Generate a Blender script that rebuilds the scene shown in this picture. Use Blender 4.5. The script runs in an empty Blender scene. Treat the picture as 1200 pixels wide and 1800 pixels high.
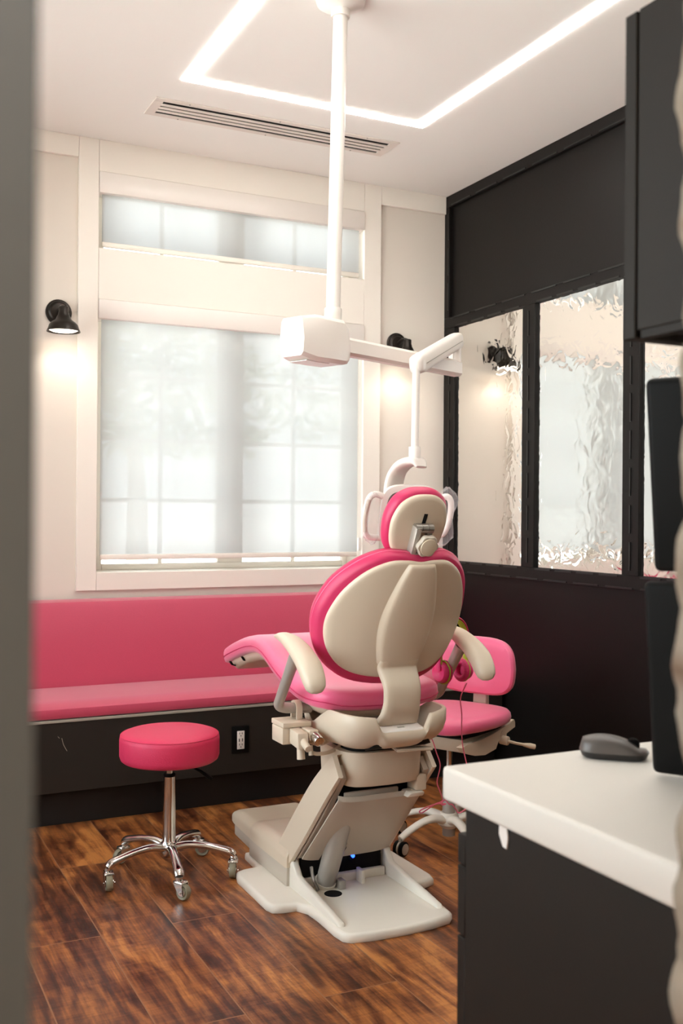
import bpy, bmesh, math, random
from mathutils import Vector, Matrix, noise
S = bpy.context.scene
COL = S.collection
PI = math.pi
random.seed(7)

# ------------------------------------------------------------------ camera
cam = bpy.data.objects.new('camera', bpy.data.cameras.new('camera'))
COL.objects.link(cam)
S.camera = cam
cam.data.sensor_fit = 'VERTICAL'
cam.data.sensor_height = 36.0
cam.data.lens = 36.03
cam.data.clip_start = 0.02
_yaw, _pitch, _roll = math.radians(26.087), math.radians(0.061), math.radians(0.407)
_f = Vector((math.sin(_yaw)*math.cos(_pitch), math.cos(_yaw)*math.cos(_pitch), math.sin(_pitch)))
_r = Vector((math.cos(_yaw), -math.sin(_yaw), 0)); _u = _r.cross(_f)
_r2 = _r*math.cos(_roll)+_u*math.sin(_roll); _u2 = -_r*math.sin(_roll)+_u*math.cos(_roll)
cam.matrix_world = Matrix(((_r2.x, _u2.x, -_f.x, 0), (_r2.y, _u2.y, -_f.y, 0), (_r2.z, _u2.z, -_f.z, 1.3), (0, 0, 0, 1)))
cam.data.dof.use_dof = True
cam.data.dof.focus_distance = 3.35
cam.data.dof.aperture_fstop = 5.6

# ------------------------------------------------------------------ world, big lights, exposure
wd = bpy.data.worlds.new('world'); S.world = wd; wd.use_nodes = True
_n = wd.node_tree; _tc = _n.nodes.new('ShaderNodeTexCoord'); _sp = _n.nodes.new('ShaderNodeSeparateXYZ'); _cr = _n.nodes.new('ShaderNodeValToRGB')
_n.links.new(_tc.outputs['Generated'], _sp.inputs[0]); _ma = _n.nodes.new('ShaderNodeMath'); _ma.operation = 'MULTIPLY_ADD'; _ma.inputs[1].default_value = 0.5; _ma.inputs[2].default_value = 0.5
_n.links.new(_sp.outputs['Z'], _ma.inputs[0]); _n.links.new(_ma.outputs[0], _cr.inputs['Fac'])
_cr.color_ramp.elements[0].position = 0.47; _cr.color_ramp.elements[0].color = (1.0, 0.98, 0.94, 1)      # pale ground, made brighter than the sky to light the ceiling
_cr.color_ramp.elements[1].position = 0.52; _cr.color_ramp.elements[1].color = (0.52, 0.56, 0.60, 1)    # bright hazy sky
_n.links.new(_cr.outputs['Color'], _n.nodes['Background'].inputs[0])
wd.node_tree.nodes['Background'].inputs[1].default_value = 6.0
S.view_settings.view_transform = 'Standard'
S.view_settings.look = 'None'
S.view_settings.gamma = 1
S.view_settings.use_curve_mapping = False
S.view_settings.exposure = 0.8
LED_STRENGTH = 19.0
HALL_FILL_STRENGTH = 17.0
SCONCE_W = 0.22

# ------------------------------------------------------------------ helpers
def lin(c):
    c = c/255.0
    return c/12.92 if c <= 0.04045 else ((c+0.055)/1.055)**2.4
def rgb(r, g, b): return (lin(r), lin(g), lin(b), 1)

def mat(name, color, rough=0.5, metal=0.0, bump=0.0, bscale=60.0, var=0.0, vscale=8.0, coat=0.0, sheen=0.0, spec=0.5):
    m = bpy.data.materials.new(name); m.use_nodes = True
    nt = m.node_tree; b = nt.nodes['Principled BSDF']
    b.inputs['Base Color'].default_value = color
    b.inputs['Roughness'].default_value = rough
    b.inputs['Metallic'].default_value = metal
    b.inputs['Coat Weight'].default_value = coat
    b.inputs['Sheen Weight'].default_value = sheen
    b.inputs['Specular IOR Level'].default_value = spec
    tc = nt.nodes.new('ShaderNodeTexCoord')
    if var > 0:
        n = nt.nodes.new('ShaderNodeTexNoise'); n.inputs['Scale'].default_value = vscale; n.inputs['Detail'].default_value = 5
        nt.links.new(tc.outputs['Object'], n.inputs['Vector'])
        mx = nt.nodes.new('ShaderNodeMix'); mx.data_type = 'RGBA'
        mx.inputs['A'].default_value = tuple(c*(1-var) for c in color[:3])+(1,)
        mx.inputs['B'].default_value = tuple(min(1, c*(1+var)) for c in color[:3])+(1,)
        nt.links.new(n.outputs['Fac'], mx.inputs['Factor'])
        nt.links.new(mx.outputs['Result'], b.inputs['Base Color'])
    if bump > 0:
        n = nt.nodes.new('ShaderNodeTexNoise'); n.inputs['Scale'].default_value = bscale; n.inputs['Detail'].default_value = 3
        nt.links.new(tc.outputs['Object'], n.inputs['Vector'])
        bp = nt.nodes.new('ShaderNodeBump'); bp.inputs['Strength'].default_value = bump; bp.inputs['Distance'].default_value = 0.002
        nt.links.new(n.outputs['Fac'], bp.inputs['Height'])
        nt.links.new(bp.outputs['Normal'], b.inputs['Normal'])
    return m

def emis(name, color, strength):
    m = bpy.data.materials.new(name); m.use_nodes = True
    b = m.node_tree.nodes['Principled BSDF']
    b.inputs['Base Color'].default_value = color
    b.inputs['Emission Color'].default_value = color
    b.inputs['Emission Strength'].default_value = strength
    return m

def catmull(pts, n=6):
    pts = [Vector(p) for p in pts]
    if len(pts) < 3: return pts
    P = [pts[0]*2-pts[1]]+pts+[pts[-1]*2-pts[-2]]
    out = []
    for i in range(1, len(P)-2):
        p0, p1, p2, p3 = P[i-1], P[i], P[i+1], P[i+2]
        for k in range(n):
            t = k/n
            out.append(0.5*((2*p1)+(p2-p0)*t+(2*p0-5*p1+4*p2-p3)*t*t+(3*p1-p0-3*p2+p3)*t**3))
    out.append(pts[-1])
    return out

def catmull_closed(pts, n=6):
    pts = [Vector(p) for p in pts]; N = len(pts); out = []
    for i in range(N):
        p0, p1, p2, p3 = pts[i-1], pts[i], pts[(i+1) % N], pts[(i+2) % N]
        for k in range(n):
            t = k/n
            out.append(0.5*((2*p1)+(p2-p0)*t+(2*p0-5*p1+4*p2-p3)*t*t+(3*p1-p0-3*p2+p3)*t**3))
    return out

class MB:
    """collects shapes, builds them as one mesh object"""
    def __init__(s): s.v = []; s.f = []
    def add(s, vs, fs):
        o = len(s.v); s.v += [tuple(v) for v in vs]; s.f += [tuple(i+o for i in f) for f in fs]; return s
    def bm(s, bm, M=None):
        if M is not None: bm.transform(M)
        bm.verts.index_update()
        s.add([v.co[:] for v in bm.verts], [[v.index for v in f.verts] for f in bm.faces]); bm.free(); return s
    def box(s, lo, hi, bev=0.0, seg=2, M=None):
        bm = bmesh.new(); bmesh.ops.create_cube(bm, size=1)
        c = [(a+b)/2 for a, b in zip(lo, hi)]; d = [abs(b-a) for a, b in zip(lo, hi)]
        for v in bm.verts: v.co = Vector((v.co.x*d[0]+c[0], v.co.y*d[1]+c[1], v.co.z*d[2]+c[2]))
        if bev > 0: bmesh.ops.bevel(bm, geom=bm.edges[:], offset=min(bev, min(d)*0.49), segments=seg, affect='EDGES', profile=0.5)
        return s.bm(bm, M)
    def hexa(s, P, bev=0.0, seg=2):
        """8 corners: 4 bottom then 4 top, counter-clockwise"""
        bm = bmesh.new(); V = [bm.verts.new(p) for p in P]
        for f in ((3, 2, 1, 0), (4, 5, 6, 7), (0, 1, 5, 4), (1, 2, 6, 5), (2, 3, 7, 6), (3, 0, 4, 7)): bm.faces.new([V[i] for i in f])
        bmesh.ops.recalc_face_normals(bm, faces=bm.faces[:])
        if bev > 0: bmesh.ops.bevel(bm, geom=bm.edges[:], offset=bev, segments=seg, affect='EDGES', profile=0.5)
        return s.bm(bm)
    def prism(s, pts, axis, lo, hi, bev=0.0, seg=2):
        """polygon pts in the two other axes, extruded along axis"""
        def put(p, h):
            if axis == 0: return (h, p[0], p[1])
            if axis == 1: return (p[0], h, p[1])
            return (p[0], p[1], h)
        bm = bmesh.new(); n = len(pts)
        a = [bm.verts.new(put(p, lo)) for p in pts]; b = [bm.verts.new(put(p, hi)) for p in pts]
        bm.faces.new(a[::-1]); bm.faces.new(b)
        for i in range(n): bm.faces.new([a[i], a[(i+1) % n], b[(i+1) % n], b[i]])
        bmesh.ops.recalc_face_normals(bm, faces=bm.faces[:])
        if bev > 0: bmesh.ops.bevel(bm, geom=bm.edges[:], offset=bev, segments=seg, affect='EDGES', profile=0.5, clamp_overlap=True)
        return s.bm(bm)
    def loft(s, rings, cap=True, closed=False):
        n = len(rings[0]); vs = [p for r in rings for p in r]; fs = []
        R = len(rings)
        for i in range(R-1 if not closed else R):
            for j in range(n):
                fs.append((i*n+j, i*n+(j+1) % n, ((i+1) % R)*n+(j+1) % n, ((i+1) % R)*n+j))
        if cap and not closed:
            fs.append(tuple(range(n))[::-1]); fs.append(tuple((R-1)*n+j for j in range(n)))
        return s.add(vs, fs)
    def tube(s, pts, r, seg=12, flat=1.0, smooth=0, up=(0, 0, 1), cap=True):
        """r is one radius or one per point (interpolated); flat squashes the second axis"""
        pts = [Vector(p) for p in pts]; N0 = len(pts)
        rs = list(r) if isinstance(r, (list, tuple)) else [r]*N0
        if smooth:
            q = catmull([p.to_4d()[:3] for p in pts], smooth)
            rr = []
            for i in range(len(q)):
                t = i/smooth; k = min(int(t), N0-2); rr.append(rs[k]+(rs[k+1]-rs[k])*(t-k))
            pts, rs = q, rr
        rings = []; u = None
        for i, p in enumerate(pts):
            a = pts[max(i-1, 0)]; b = pts[min(i+1, len(pts)-1)]; t = (b-a).normalized()
            if u is None:
                u = Vector(up); u = u-t*u.dot(t)
                if u.length < 1e-3: u = Vector((1, 0, 0)); u = u-t*u.dot(t)
            else: u = u-t*u.dot(t)
            u.normalize(); w = t.cross(u)
            rings.append([p+w*rs[i]*math.cos(2*PI*j/seg)+u*rs[i]*flat*math.sin(2*PI*j/seg) for j in range(seg)])
        return s.loft(rings, cap)
    def cyl(s, p0, p1, r0, r1=None, seg=24, bev=0.0):
        p0, p1 = Vector(p0), Vector(p1); r1 = r0 if r1 is None else r1; d = (p1-p0); L = d.length; t = d.normalized()
        if bev > 0:
            pts = [p0, p0+t*bev*0.3, p0+t*bev, p1-t*bev, p1-t*bev*0.3, p1]; rs = [r0-bev, r0-bev*0.3, r0, r1, r1-bev*0.3, r1-bev]
        else: pts = [p0, p1]; rs = [r0, r1]
        return s.tube(pts, rs, seg, up=(0, 1, 0) if abs(t.z) > 0.9 else (0, 0, 1))
    def lathe(s, prof, M=None, seg=32):
        rings = [[Vector((r*math.cos(2*PI*j/seg), r*math.sin(2*PI*j/seg), z)) for j in range(seg)] for r, z in prof]
        if M is not None: rings = [[M @ p for p in r] for r in rings]
        return s.loft(rings, True)
    def slab(s, outline, prof, mp, steps=5, back=True):
        """outline: 2-D closed points; prof: (inset, w) front edge to back edge; mp(u, v, w) -> point; both faces are filled by shrinking rings"""
        o = [Vector((p[0], p[1])) for p in outline]; n = len(o)
        c = sum(o, Vector((0, 0)))/n
        ar = sum(o[i].x*o[(i+1) % n].y-o[(i+1) % n].x*o[i].y for i in range(n))
        if ar < 0: o = o[::-1]
        nr = []
        for i in range(n):
            t = (o[(i+1) % n]-o[i-1]).normalized(); nr.append(Vector((-t.y, t.x)))
        def ring(ins, w, k=1.0): return [Vector(mp(*(c+(o[i]+nr[i]*ins-c)*k), w)) for i in range(n)]
        R = []
        i0, w0 = prof[0]
        for k in range(1, steps+1): R.append(ring(i0, w0, k/steps if k > 0 else 0))
        for ins, w in prof[1:]: R.append(ring(ins, w))
        i1, w1 = prof[-1]
        for k in range(steps-1, 0, -1): R.append(ring(i1, w1, k/steps))
        b = len(s.v); s.loft(R, False)
        s.add([mp(c.x, c.y, w0), mp(c.x, c.y, w1)], [])
        a0, a1 = len(s.v)-2, len(s.v)-1; last = b+(len(R)-1)*n
        for j in range(n):
            s.f.append((a0, b+(j+1) % n, b+j)); s.f.append((a1, last+j, last+(j+1) % n))
        return s
    def build(s, name, m, parent=None, smooth=40, local=False):
        me = bpy.data.meshes.new(name)
        o0 = Vector((0, 0, 0))
        if parent is not None and not local and 'org' in META.get(parent.name, {}): o0 = META[parent.name]['org']
        me.from_pydata([tuple(Vector(v)-o0) for v in s.v], [], s.f)
        bm = bmesh.new(); bm.from_mesh(me); bmesh.ops.recalc_face_normals(bm, faces=bm.faces[:]); bm.to_mesh(me); bm.free()
        me.materials.append(m)
        me.polygons.foreach_set('use_smooth', [True]*len(me.polygons))
        me.set_sharp_from_angle(angle=math.radians(smooth))
        me.update()
        o = bpy.data.objects.new(name, me); COL.objects.link(o)
        if parent is not None:
            o.parent = parent; META[o.name] = dict(META.get(parent.name, {}))
        return o
META = {}

def tag(o, label, cat, group=None):
    o['label'] = label; o['category'] = cat
    if group: o['group'] = group
    return o
def thing(name, label, cat, loc=(0, 0, 0), group=None):
    o = bpy.data.objects.new(name, None); COL.objects.link(o); o.location = loc; o.empty_display_size = 0.05
    META[o.name] = {'org': Vector(loc)}
    return tag(o, label, cat, group)
def struct(name, mb, m, parent=None, **k):
    o = mb.build(name, m, parent, **k)
    if parent is None: o['kind'] = 'structure'
    return o
def structroot(name, loc=(0, 0, 0)):
    o = bpy.data.objects.new(name, None); COL.objects.link(o); o.location = loc; META[o.name] = {'org': Vector(loc)}; o['kind'] = 'structure'; return o
def copy_tree(o, parent=None):
    c = o.copy(); COL.objects.link(c); c.parent = parent
    for ch in list(o.children): copy_tree(ch, c)
    return c

# ------------------------------------------------------------------ materials
M = {}
M['ceiling'] = mat('ceiling_paint', rgb(248, 246, 240), 0.9, bump=0.05, bscale=200)
M['wall'] = mat('wall_paint', rgb(226, 216, 204), 0.85, bump=0.05, bscale=200)
M['trim'] = mat('cream_trim_paint', rgb(243, 235, 224), 0.5)
M['black'] = mat('black_satin_paint', rgb(16, 12, 10), 0.5, bump=0.12, bscale=90, var=0.08, vscale=3, spec=0.25)
M['blackedge'] = mat('black_metal_strip', rgb(22, 20, 19), 0.35)
M['cab'] = mat('charcoal_cabinet_laminate', rgb(30, 24, 18), 0.6, bump=0.1, bscale=300, var=0.05, spec=0.3)
M['toe'] = mat('black_toe_kick', rgb(16, 14, 13), 0.6)
M['laminate'] = mat('grey_edge_band', rgb(165, 158, 146), 0.4)
M['benchpanel'] = mat('dark_bench_panel', rgb(34, 31, 27), 0.45, bump=0.1, bscale=250, var=0.06)
M['counter'] = mat('white_counter_laminate', rgb(226, 219, 209), 0.35, bump=0.03, bscale=200)
M['pinkbench'] = mat('rose_bench_vinyl', rgb(200, 66, 96), 0.46, bump=0.35, bscale=420, var=0.1, vscale=300, sheen=0.4)
M['stoolpink'] = mat('stool_vinyl', rgb(214, 50, 90), 0.5, bump=0.35, bscale=420, var=0.1, vscale=300)
M['pink'] = mat('pink_chair_vinyl_lit', rgb(238, 100, 140), 0.33, bump=0.08, bscale=300, var=0.02, vscale=20, sheen=0.35)  # lit tone of the chair vinyl, put into the base colour
M['pinkshaded'] = mat('pink_chair_vinyl_shaded', rgb(206, 48, 96), 0.42, bump=0.08, bscale=300, var=0.03)  # same chair vinyl in its shaded tone, for the cushions seen from behind
M['shell'] = mat('ivory_shell_plastic', rgb(219, 202, 179), 0.38, bump=0.06, bscale=700)
M['base'] = mat('warm_grey_base_casting', rgb(238, 230, 216), 0.35, bump=0.12, bscale=500, var=0.02)
M['taupe'] = mat('taupe_inner_panel', rgb(198, 186, 170), 0.5, bump=0.15, bscale=500)
M['greyarm'] = mat('grey_arm_metal', rgb(178, 170, 160), 0.35, metal=0.25)
M['whiteplastic'] = mat('white_plastic', rgb(238, 230, 222), 0.3)
M['chrome'] = mat('polished_aluminium', rgb(215, 212, 208), 0.14, metal=1.0)
M['steel'] = mat('brushed_steel', rgb(170, 165, 158), 0.32, metal=0.9)
M['blackplastic'] = mat('black_plastic', rgb(9, 8, 7), 0.6, spec=0.15)
M['bronze'] = mat('dark_bronze_metal', rgb(42, 36, 31), 0.35, metal=0.6)
M['dark'] = mat('dark_cavity', rgb(18, 15, 13), 0.7, spec=0.2)
M['wheel'] = mat('olive_grey_wheel', rgb(140, 134, 112), 0.4)
M['mouse'] = mat('dark_grey_mouse_shell', rgb(92, 86, 82), 0.35)
M['mousedark'] = mat('black_mouse_side', rgb(36, 33, 31), 0.45)
M['cord'] = mat('pink_cord', rgb(240, 120, 150), 0.5)
M['green'] = mat('lime_piping', rgb(170, 190, 50), 0.5)
M['hotpink'] = mat('hot_pink_cover', rgb(218, 50, 112), 0.45, bump=0.3, bscale=60)
M['grille'] = mat('vent_white_metal', rgb(232, 222, 212), 0.5)
M['outlet'] = mat('outlet_white', rgb(238, 230, 222), 0.35)
M['jamb'] = mat('grey_green_door_paint', rgb(54, 56, 52), 0.6, bump=0.05)
M['foliage'] = mat('foliage', rgb(150, 165, 135), 0.8, var=0.3, vscale=4)
M['bark'] = mat('bark', rgb(150, 138, 122), 0.9, bump=0.4)
M['ledlens'] = emis('led_diffuser', rgb(255, 251, 245), LED_STRENGTH)
M['hallfill'] = emis('hall_fill_diffuser', rgb(255, 250, 244), HALL_FILL_STRENGTH)
M['bulb'] = emis('sconce_bulb', rgb(255, 240, 220), 5)
M['blueled'] = emis('blue_indicator', (0.01, 0.05, 1, 1), 6)

def mat_floor():
    m = bpy.data.materials.new('wood_look_plank'); m.use_nodes = True; nt = m.node_tree; N = nt.nodes; L = nt.links
    b = N['Principled BSDF']; tc = N.new('ShaderNodeTexCoord')
    mp = N.new('ShaderNodeMapping'); mp.inputs['Rotation'].default_value = (0, 0, PI/2); mp.inputs['Location'].default_value = (2.71, -0.7295, 0)
    mp.inputs['Location'].default_value = (-2.71, -0.0, 0)
    L.new(tc.outputs['Object'], mp.inputs['Vector'])
    # after the turn: x' = -y, y' = x
    br = N.new('ShaderNodeTexBrick'); br.inputs['Scale'].default_value = 1.0
    br.inputs['Brick Width'].default_value = 1.3; br.inputs['Row Height'].default_value = 0.2245
    br.inputs['Mortar Size'].default_value = 0.0020; br.inputs['Mortar Smooth'].default_value = 0.1; br.inputs['Bias'].default_value = 0
    br.inputs['Color1'].default_value = (0, 0, 0, 1); br.inputs['Color2'].default_value = (1, 1, 1, 1); br.inputs['Mortar'].default_value = (0.5, 0.5, 0.5, 1)
    mp2 = N.new('ShaderNodeMapping'); mp2.inputs['Location'].default_value = (0, -0.055, 0)
    L.new(mp.outputs['Vector'], mp2.inputs['Vector']); L.new(mp2.outputs['Vector'], br.inputs['Vector'])
    # per-plank offset of the grain
    sc = N.new('ShaderNodeVectorMath'); sc.operation = 'SCALE'; sc.inputs['Scale'].default_value = 7.0
    L.new(br.outputs['Color'], sc.inputs[0])
    ad = N.new('ShaderNodeVectorMath'); ad.operation = 'ADD'; L.new(mp.outputs['Vector'], ad.inputs[0]); L.new(sc.outputs[0], ad.inputs[1])
    st = N.new('ShaderNodeMapping'); st.inputs['Scale'].default_value = (1.3, 3.4, 3.4); L.new(ad.outputs[0], st.inputs['Vector'])
    n1 = N.new('ShaderNodeTexNoise'); n1.inputs['Scale'].default_value = 1.7; n1.inputs['Detail'].default_value = 10; n1.inputs['Roughness'].default_value = 0.66; n1.inputs['Distortion'].default_value = 0.9
    L.new(st.outputs['Vector'], n1.inputs['Vector'])
    st2 = N.new('ShaderNodeMapping'); st2.inputs['Scale'].default_value = (6, 150, 6); L.new(ad.outputs[0], st2.inputs['Vector'])
    n2 = N.new('ShaderNodeTexNoise'); n2.inputs['Scale'].default_value = 1.0; n2.inputs['Detail'].default_value = 4
    L.new(st2.outputs['Vector'], n2.inputs['Vector'])
    st3 = N.new('ShaderNodeMapping'); st3.inputs['Scale'].default_value = (110, 5, 5); L.new(ad.outputs[0], st3.inputs['Vector'])
    n4 = N.new('ShaderNodeTexNoise'); n4.inputs['Scale'].default_value = 1.0; n4.inputs['Detail'].default_value = 2
    L.new(st3.outputs['Vector'], n4.inputs['Vector'])
    wv = N.new('ShaderNodeTexWave'); wv.wave_type = 'RINGS'; wv.inputs['Scale'].default_value = 1.6; wv.inputs['Distortion'].default_value = 9; wv.inputs['Detail'].default_value = 3; wv.inputs['Detail Scale'].default_value = 1.2
    stw = N.new('ShaderNodeMapping'); stw.inputs['Scale'].default_value = (1.6, 4.2, 4.2); L.new(ad.outputs[0], stw.inputs['Vector']); L.new(stw.outputs['Vector'], wv.inputs['Vector'])
    def math_(op, a, bv, c=None):
        k = N.new('ShaderNodeMath'); k.operation = op
        for i, x in enumerate((a, bv, c)):
            if x is None: continue
            if isinstance(x, (int, float)): k.inputs[i].default_value = x
            else: L.new(x, k.inputs[i])
        return k.outputs[0]
    t = math_('MULTIPLY_ADD', n2.outputs['Fac'], 0.34, n1.outputs['Fac'])
    t = math_('MULTIPLY_ADD', wv.outputs['Fac'], 0.12, t)
    t = math_('MULTIPLY_ADD', n4.outputs['Fac'], 0.14, t)
    n5 = N.new('ShaderNodeTexNoise'); n5.inputs['Scale'].default_value = 3.2; n5.inputs['Detail'].default_value = 4; L.new(ad.outputs[0], n5.inputs['Vector'])
    t = math_('MULTIPLY_ADD', n5.outputs['Fac'], 0.35, t)
    t = math_('MULTIPLY_ADD', br.outputs['Color'], 0.13, t)
    t = math_('SUBTRACT', t, 0.505)
    cr = N.new('ShaderNodeValToRGB'); e = cr.color_ramp.elements
    e[0].position = 0.30; e[0].color = rgb(46, 24, 15)
    e[1].position = 0.74; e[1].color = rgb(196, 128, 68)
    k = cr.color_ramp.elements.new(0.42); k.color = rgb(86, 44, 24)
    k = cr.color_ramp.elements.new(0.52); k.color = rgb(122, 70, 38)
    k = cr.color_ramp.elements.new(0.62); k.color = rgb(158, 96, 50)
    L.new(t, cr.inputs['Fac'])
    mx = N.new('ShaderNodeMix'); mx.data_type = 'RGBA'; L.new(br.outputs['Fac'], mx.inputs['Factor']); L.new(cr.outputs['Color'], mx.inputs['A'])
    mx.inputs['B'].default_value = rgb(150, 104, 72); L.new(mx.outputs['Result'], b.inputs['Base Color'])
    n3 = N.new('ShaderNodeTexNoise'); n3.inputs['Scale'].default_value = 3.0; L.new(tc.outputs['Object'], n3.inputs['Vector'])
    L.new(math_('MULTIPLY_ADD', n2.outputs['Fac'], 0.25, 0.22), b.inputs['Roughness'])
    bp = N.new('ShaderNodeBump'); bp.inputs['Strength'].default_value = 0.35; bp.inputs['Distance'].default_value = 0.0012
    hh = math_('MULTIPLY_ADD', n4.outputs['Fac'], 0.6, n2.outputs['Fac']); hh = math_('MULTIPLY_ADD', br.outputs['Fac'], -1.5, hh)
    L.new(hh, bp.inputs['Height']); L.new(bp.outputs['Normal'], b.inputs['Normal'])
    return m
M['floor'] = mat_floor()

def mat_mirror():
    m = bpy.data.materials.new('hammered_mirror_glass'); m.use_nodes = True; nt = m.node_tree; N = nt.nodes; L = nt.links
    b = N['Principled BSDF']; b.inputs['Base Color'].default_value = (0.9, 0.89, 0.86, 1); b.inputs['Metallic'].default_value = 1; b.inputs['Roughness'].default_value = 0.05
    tc = N.new('ShaderNodeTexCoord')
    v = N.new('ShaderNodeTexNoise'); v.inputs['Scale'].default_value = 15; v.inputs['Detail'].default_value = 1.5; v.inputs['Distortion'].default_value = 0.9
    L.new(tc.outputs['Object'], v.inputs['Vector'])
    bp = N.new('ShaderNodeBump'); bp.inputs['Strength'].default_value = 1.0; bp.inputs['Distance'].default_value = 0.0022
    L.new(v.outputs['Fac'], bp.inputs['Height']); L.new(bp.outputs['Normal'], b.inputs['Normal'])
    return m
M['mirror'] = mat_mirror()

def mat_mix(name, a, fac, bnode=None):
    pass
def mat_shade():
    m = bpy.data.materials.new('white_solar_screen_fabric'); m.use_nodes = True; nt = m.node_tree; N = nt.nodes; L = nt.links
    N.remove(N['Principled BSDF']); out = N['Material Output']
    tr = N.new('ShaderNodeBsdfTransparent'); tl = N.new('ShaderNodeBsdfTranslucent'); df = N.new('ShaderNodeBsdfDiffuse')
    tl.inputs['Color'].default_value = rgb(168, 168, 168); df.inputs['Color'].default_value = rgb(205, 203, 198)
    m1 = N.new('ShaderNodeMixShader'); m1.inputs[0].default_value = 0.40; L.new(tl.outputs[0], m1.inputs[1]); L.new(df.outputs[0], m1.inputs[2])
    m2 = N.new('ShaderNodeMixShader'); m2.inputs[0].default_value = 0.972; L.new(tr.outputs[0], m2.inputs[1]); L.new(m1.outputs[0], m2.inputs[2])
    L.new(m2.outputs[0], out.inputs['Surface']); return m
M['shade'] = mat_shade()
def mat_pane():
    m = bpy.data.materials.new('window_glass'); m.use_nodes = True; nt = m.node_tree; N = nt.nodes; L = nt.links
    N.remove(N['Principled BSDF']); out = N['Material Output']
    tr = N.new('ShaderNodeBsdfTransparent'); gl = N.new('ShaderNodeBsdfGlossy'); gl.inputs['Roughness'].default_value = 0.02
    tr.inputs['Color'].default_value = (0.95, 0.98, 0.98, 1)
    fr = N.new('ShaderNodeFresnel'); m2 = N.new('ShaderNodeMixShader'); L.new(fr.outputs[0], m2.inputs[0]); L.new(tr.outputs[0], m2.inputs[1]); L.new(gl.outputs[0], m2.inputs[2])
    L.new(m2.outputs[0], out.inputs['Surface']); return m
M['pane'] = mat_pane()
def mat_film():
    m = bpy.data.materials.new('clear_plastic_film'); m.use_nodes = True; nt = m.node_tree; N = nt.nodes; L = nt.links
    N.remove(N['Principled BSDF']); out = N['Material Output']
    tr = N.new('ShaderNodeBsdfTransparent'); gl = N.new('ShaderNodeBsdfPrincipled'); gl.inputs['Roughness'].default_value = 0.12; gl.inputs['Base Color'].default_value = rgb(236, 226, 224)
    lw = N.new('ShaderNodeLayerWeight'); lw.inputs['Blend'].default_value = 0.35
    ma = N.new('ShaderNodeMath'); ma.operation = 'MULTIPLY_ADD'; ma.inputs[1].default_value = 0.45; ma.inputs[2].default_value = 0.05; L.new(lw.outputs['Facing'], ma.inputs[0])
    m2 = N.new('ShaderNodeMixShader'); L.new(ma.outputs[0], m2.inputs[0]); L.new(tr.outputs[0], m2.inputs[1]); L.new(gl.outputs[0], m2.inputs[2])
    L.new(m2.outputs[0], out.inputs['Surface']); return m
M['film'] = mat_film()
def mat_brick():
    m = bpy.data.materials.new('smeared_brick'); m.use_nodes = True; nt = m.node_tree; N = nt.nodes; L = nt.links
    b = N['Principled BSDF']; b.inputs['Roughness'].default_value = 0.9
    tc = N.new('ShaderNodeTexCoord')
    sp = N.new('ShaderNodeSeparateXYZ'); L.new(tc.outputs['Object'], sp.inputs[0])
    n = N.new('ShaderNodeTexNoise'); n.inputs['Scale'].default_value = 22; n.inputs['Detail'].default_value = 5; L.new(tc.outputs['Object'], n.inputs['Vector'])
    w = N.new('ShaderNodeMath'); w.operation = 'MULTIPLY_ADD'; w.inputs[1].default_value = 0.03; L.new(n.outputs['Fac'], w.inputs[0]); L.new(sp.outputs['Z'], w.inputs[2])
    d = N.new('ShaderNodeMath'); d.operation = 'PINGPONG'; d.inputs[1].default_value = 0.0325; L.new(w.outputs[0], d.inputs[0])
    cr = N.new('ShaderNodeValToRGB'); e = cr.color_ramp.elements; e[0].position = 0.0; e[0].color = rgb(158, 148, 134); e[1].position = 0.035; e[1].color = rgb(112, 86, 66)
    k = cr.color_ramp.elements.new(0.016); k.color = rgb(156, 144, 130)
    L.new(d.outputs[0], cr.inputs['Fac'])
    n2 = N.new('ShaderNodeTexNoise'); n2.inputs['Scale'].default_value = 9; n2.inputs['Detail'].default_value = 6; L.new(tc.outputs['Object'], n2.inputs['Vector'])
    cr2 = N.new('ShaderNodeValToRGB'); cr2.color_ramp.elements[0].position = 0.42; cr2.color_ramp.elements[1].position = 0.58; L.new(n2.outputs['Fac'], cr2.inputs['Fac'])
    mx = N.new('ShaderNodeMix'); mx.data_type = 'RGBA'; L.new(cr2.outputs['Color'], mx.inputs['Factor']); L.new(cr.outputs['Color'], mx.inputs['A']); mx.inputs['B'].default_value = rgb(160, 148, 132)
    L.new(mx.outputs['Result'], b.inputs['Base Color'])
    bp = N.new('ShaderNodeBump'); bp.inputs['Distance'].default_value = 0.004; L.new(n.outputs['Fac'], bp.inputs['Height']); L.new(bp.outputs['Normal'], b.inputs['Normal'])
    return m
M['brick'] = mat_brick()

# ------------------------------------------------------------------ the room
WY, XR, XL, H = 4.85, 3.02, -0.9, 3.05        # window wall, right wall, left wall, ceiling
NY0, NY1 = 0.38, 0.565                          # the wall with the doorway
struct('floor', MB().box((-1.9, -2.6, -0.08), (XR+0.15, WY+0.25, 0)), M['floor'])
struct('ceiling', MB().box((-1.9, -2.6, H), (XR+0.15, WY+0.25, H+0.1)), M['ceiling'])
b = MB(); LW = (1.0, 4.3, 0.6, 2.75)                     # opening for an unseen left-wall window, added to let in more daylight
b.box((XL-0.15, -2.48, 0), (XL, LW[0], H)); b.box((XL-0.15, LW[1], 0), (XL, WY, H)); b.box((XL-0.15, LW[0], 0), (XL, LW[1], LW[2])); b.box((XL-0.15, LW[0], LW[3]), (XL, LW[1], H))
struct('wall_left', b, M['wall'])
struct('wall_hall_back', MB().box((XL-0.15, -2.6, 0), (XR, -2.48, H)), M['wall'])
struct('wall_hall_right', MB().box((XR, -2.48, 0), (XR+0.12, NY0, H)), M['wall'])
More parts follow.
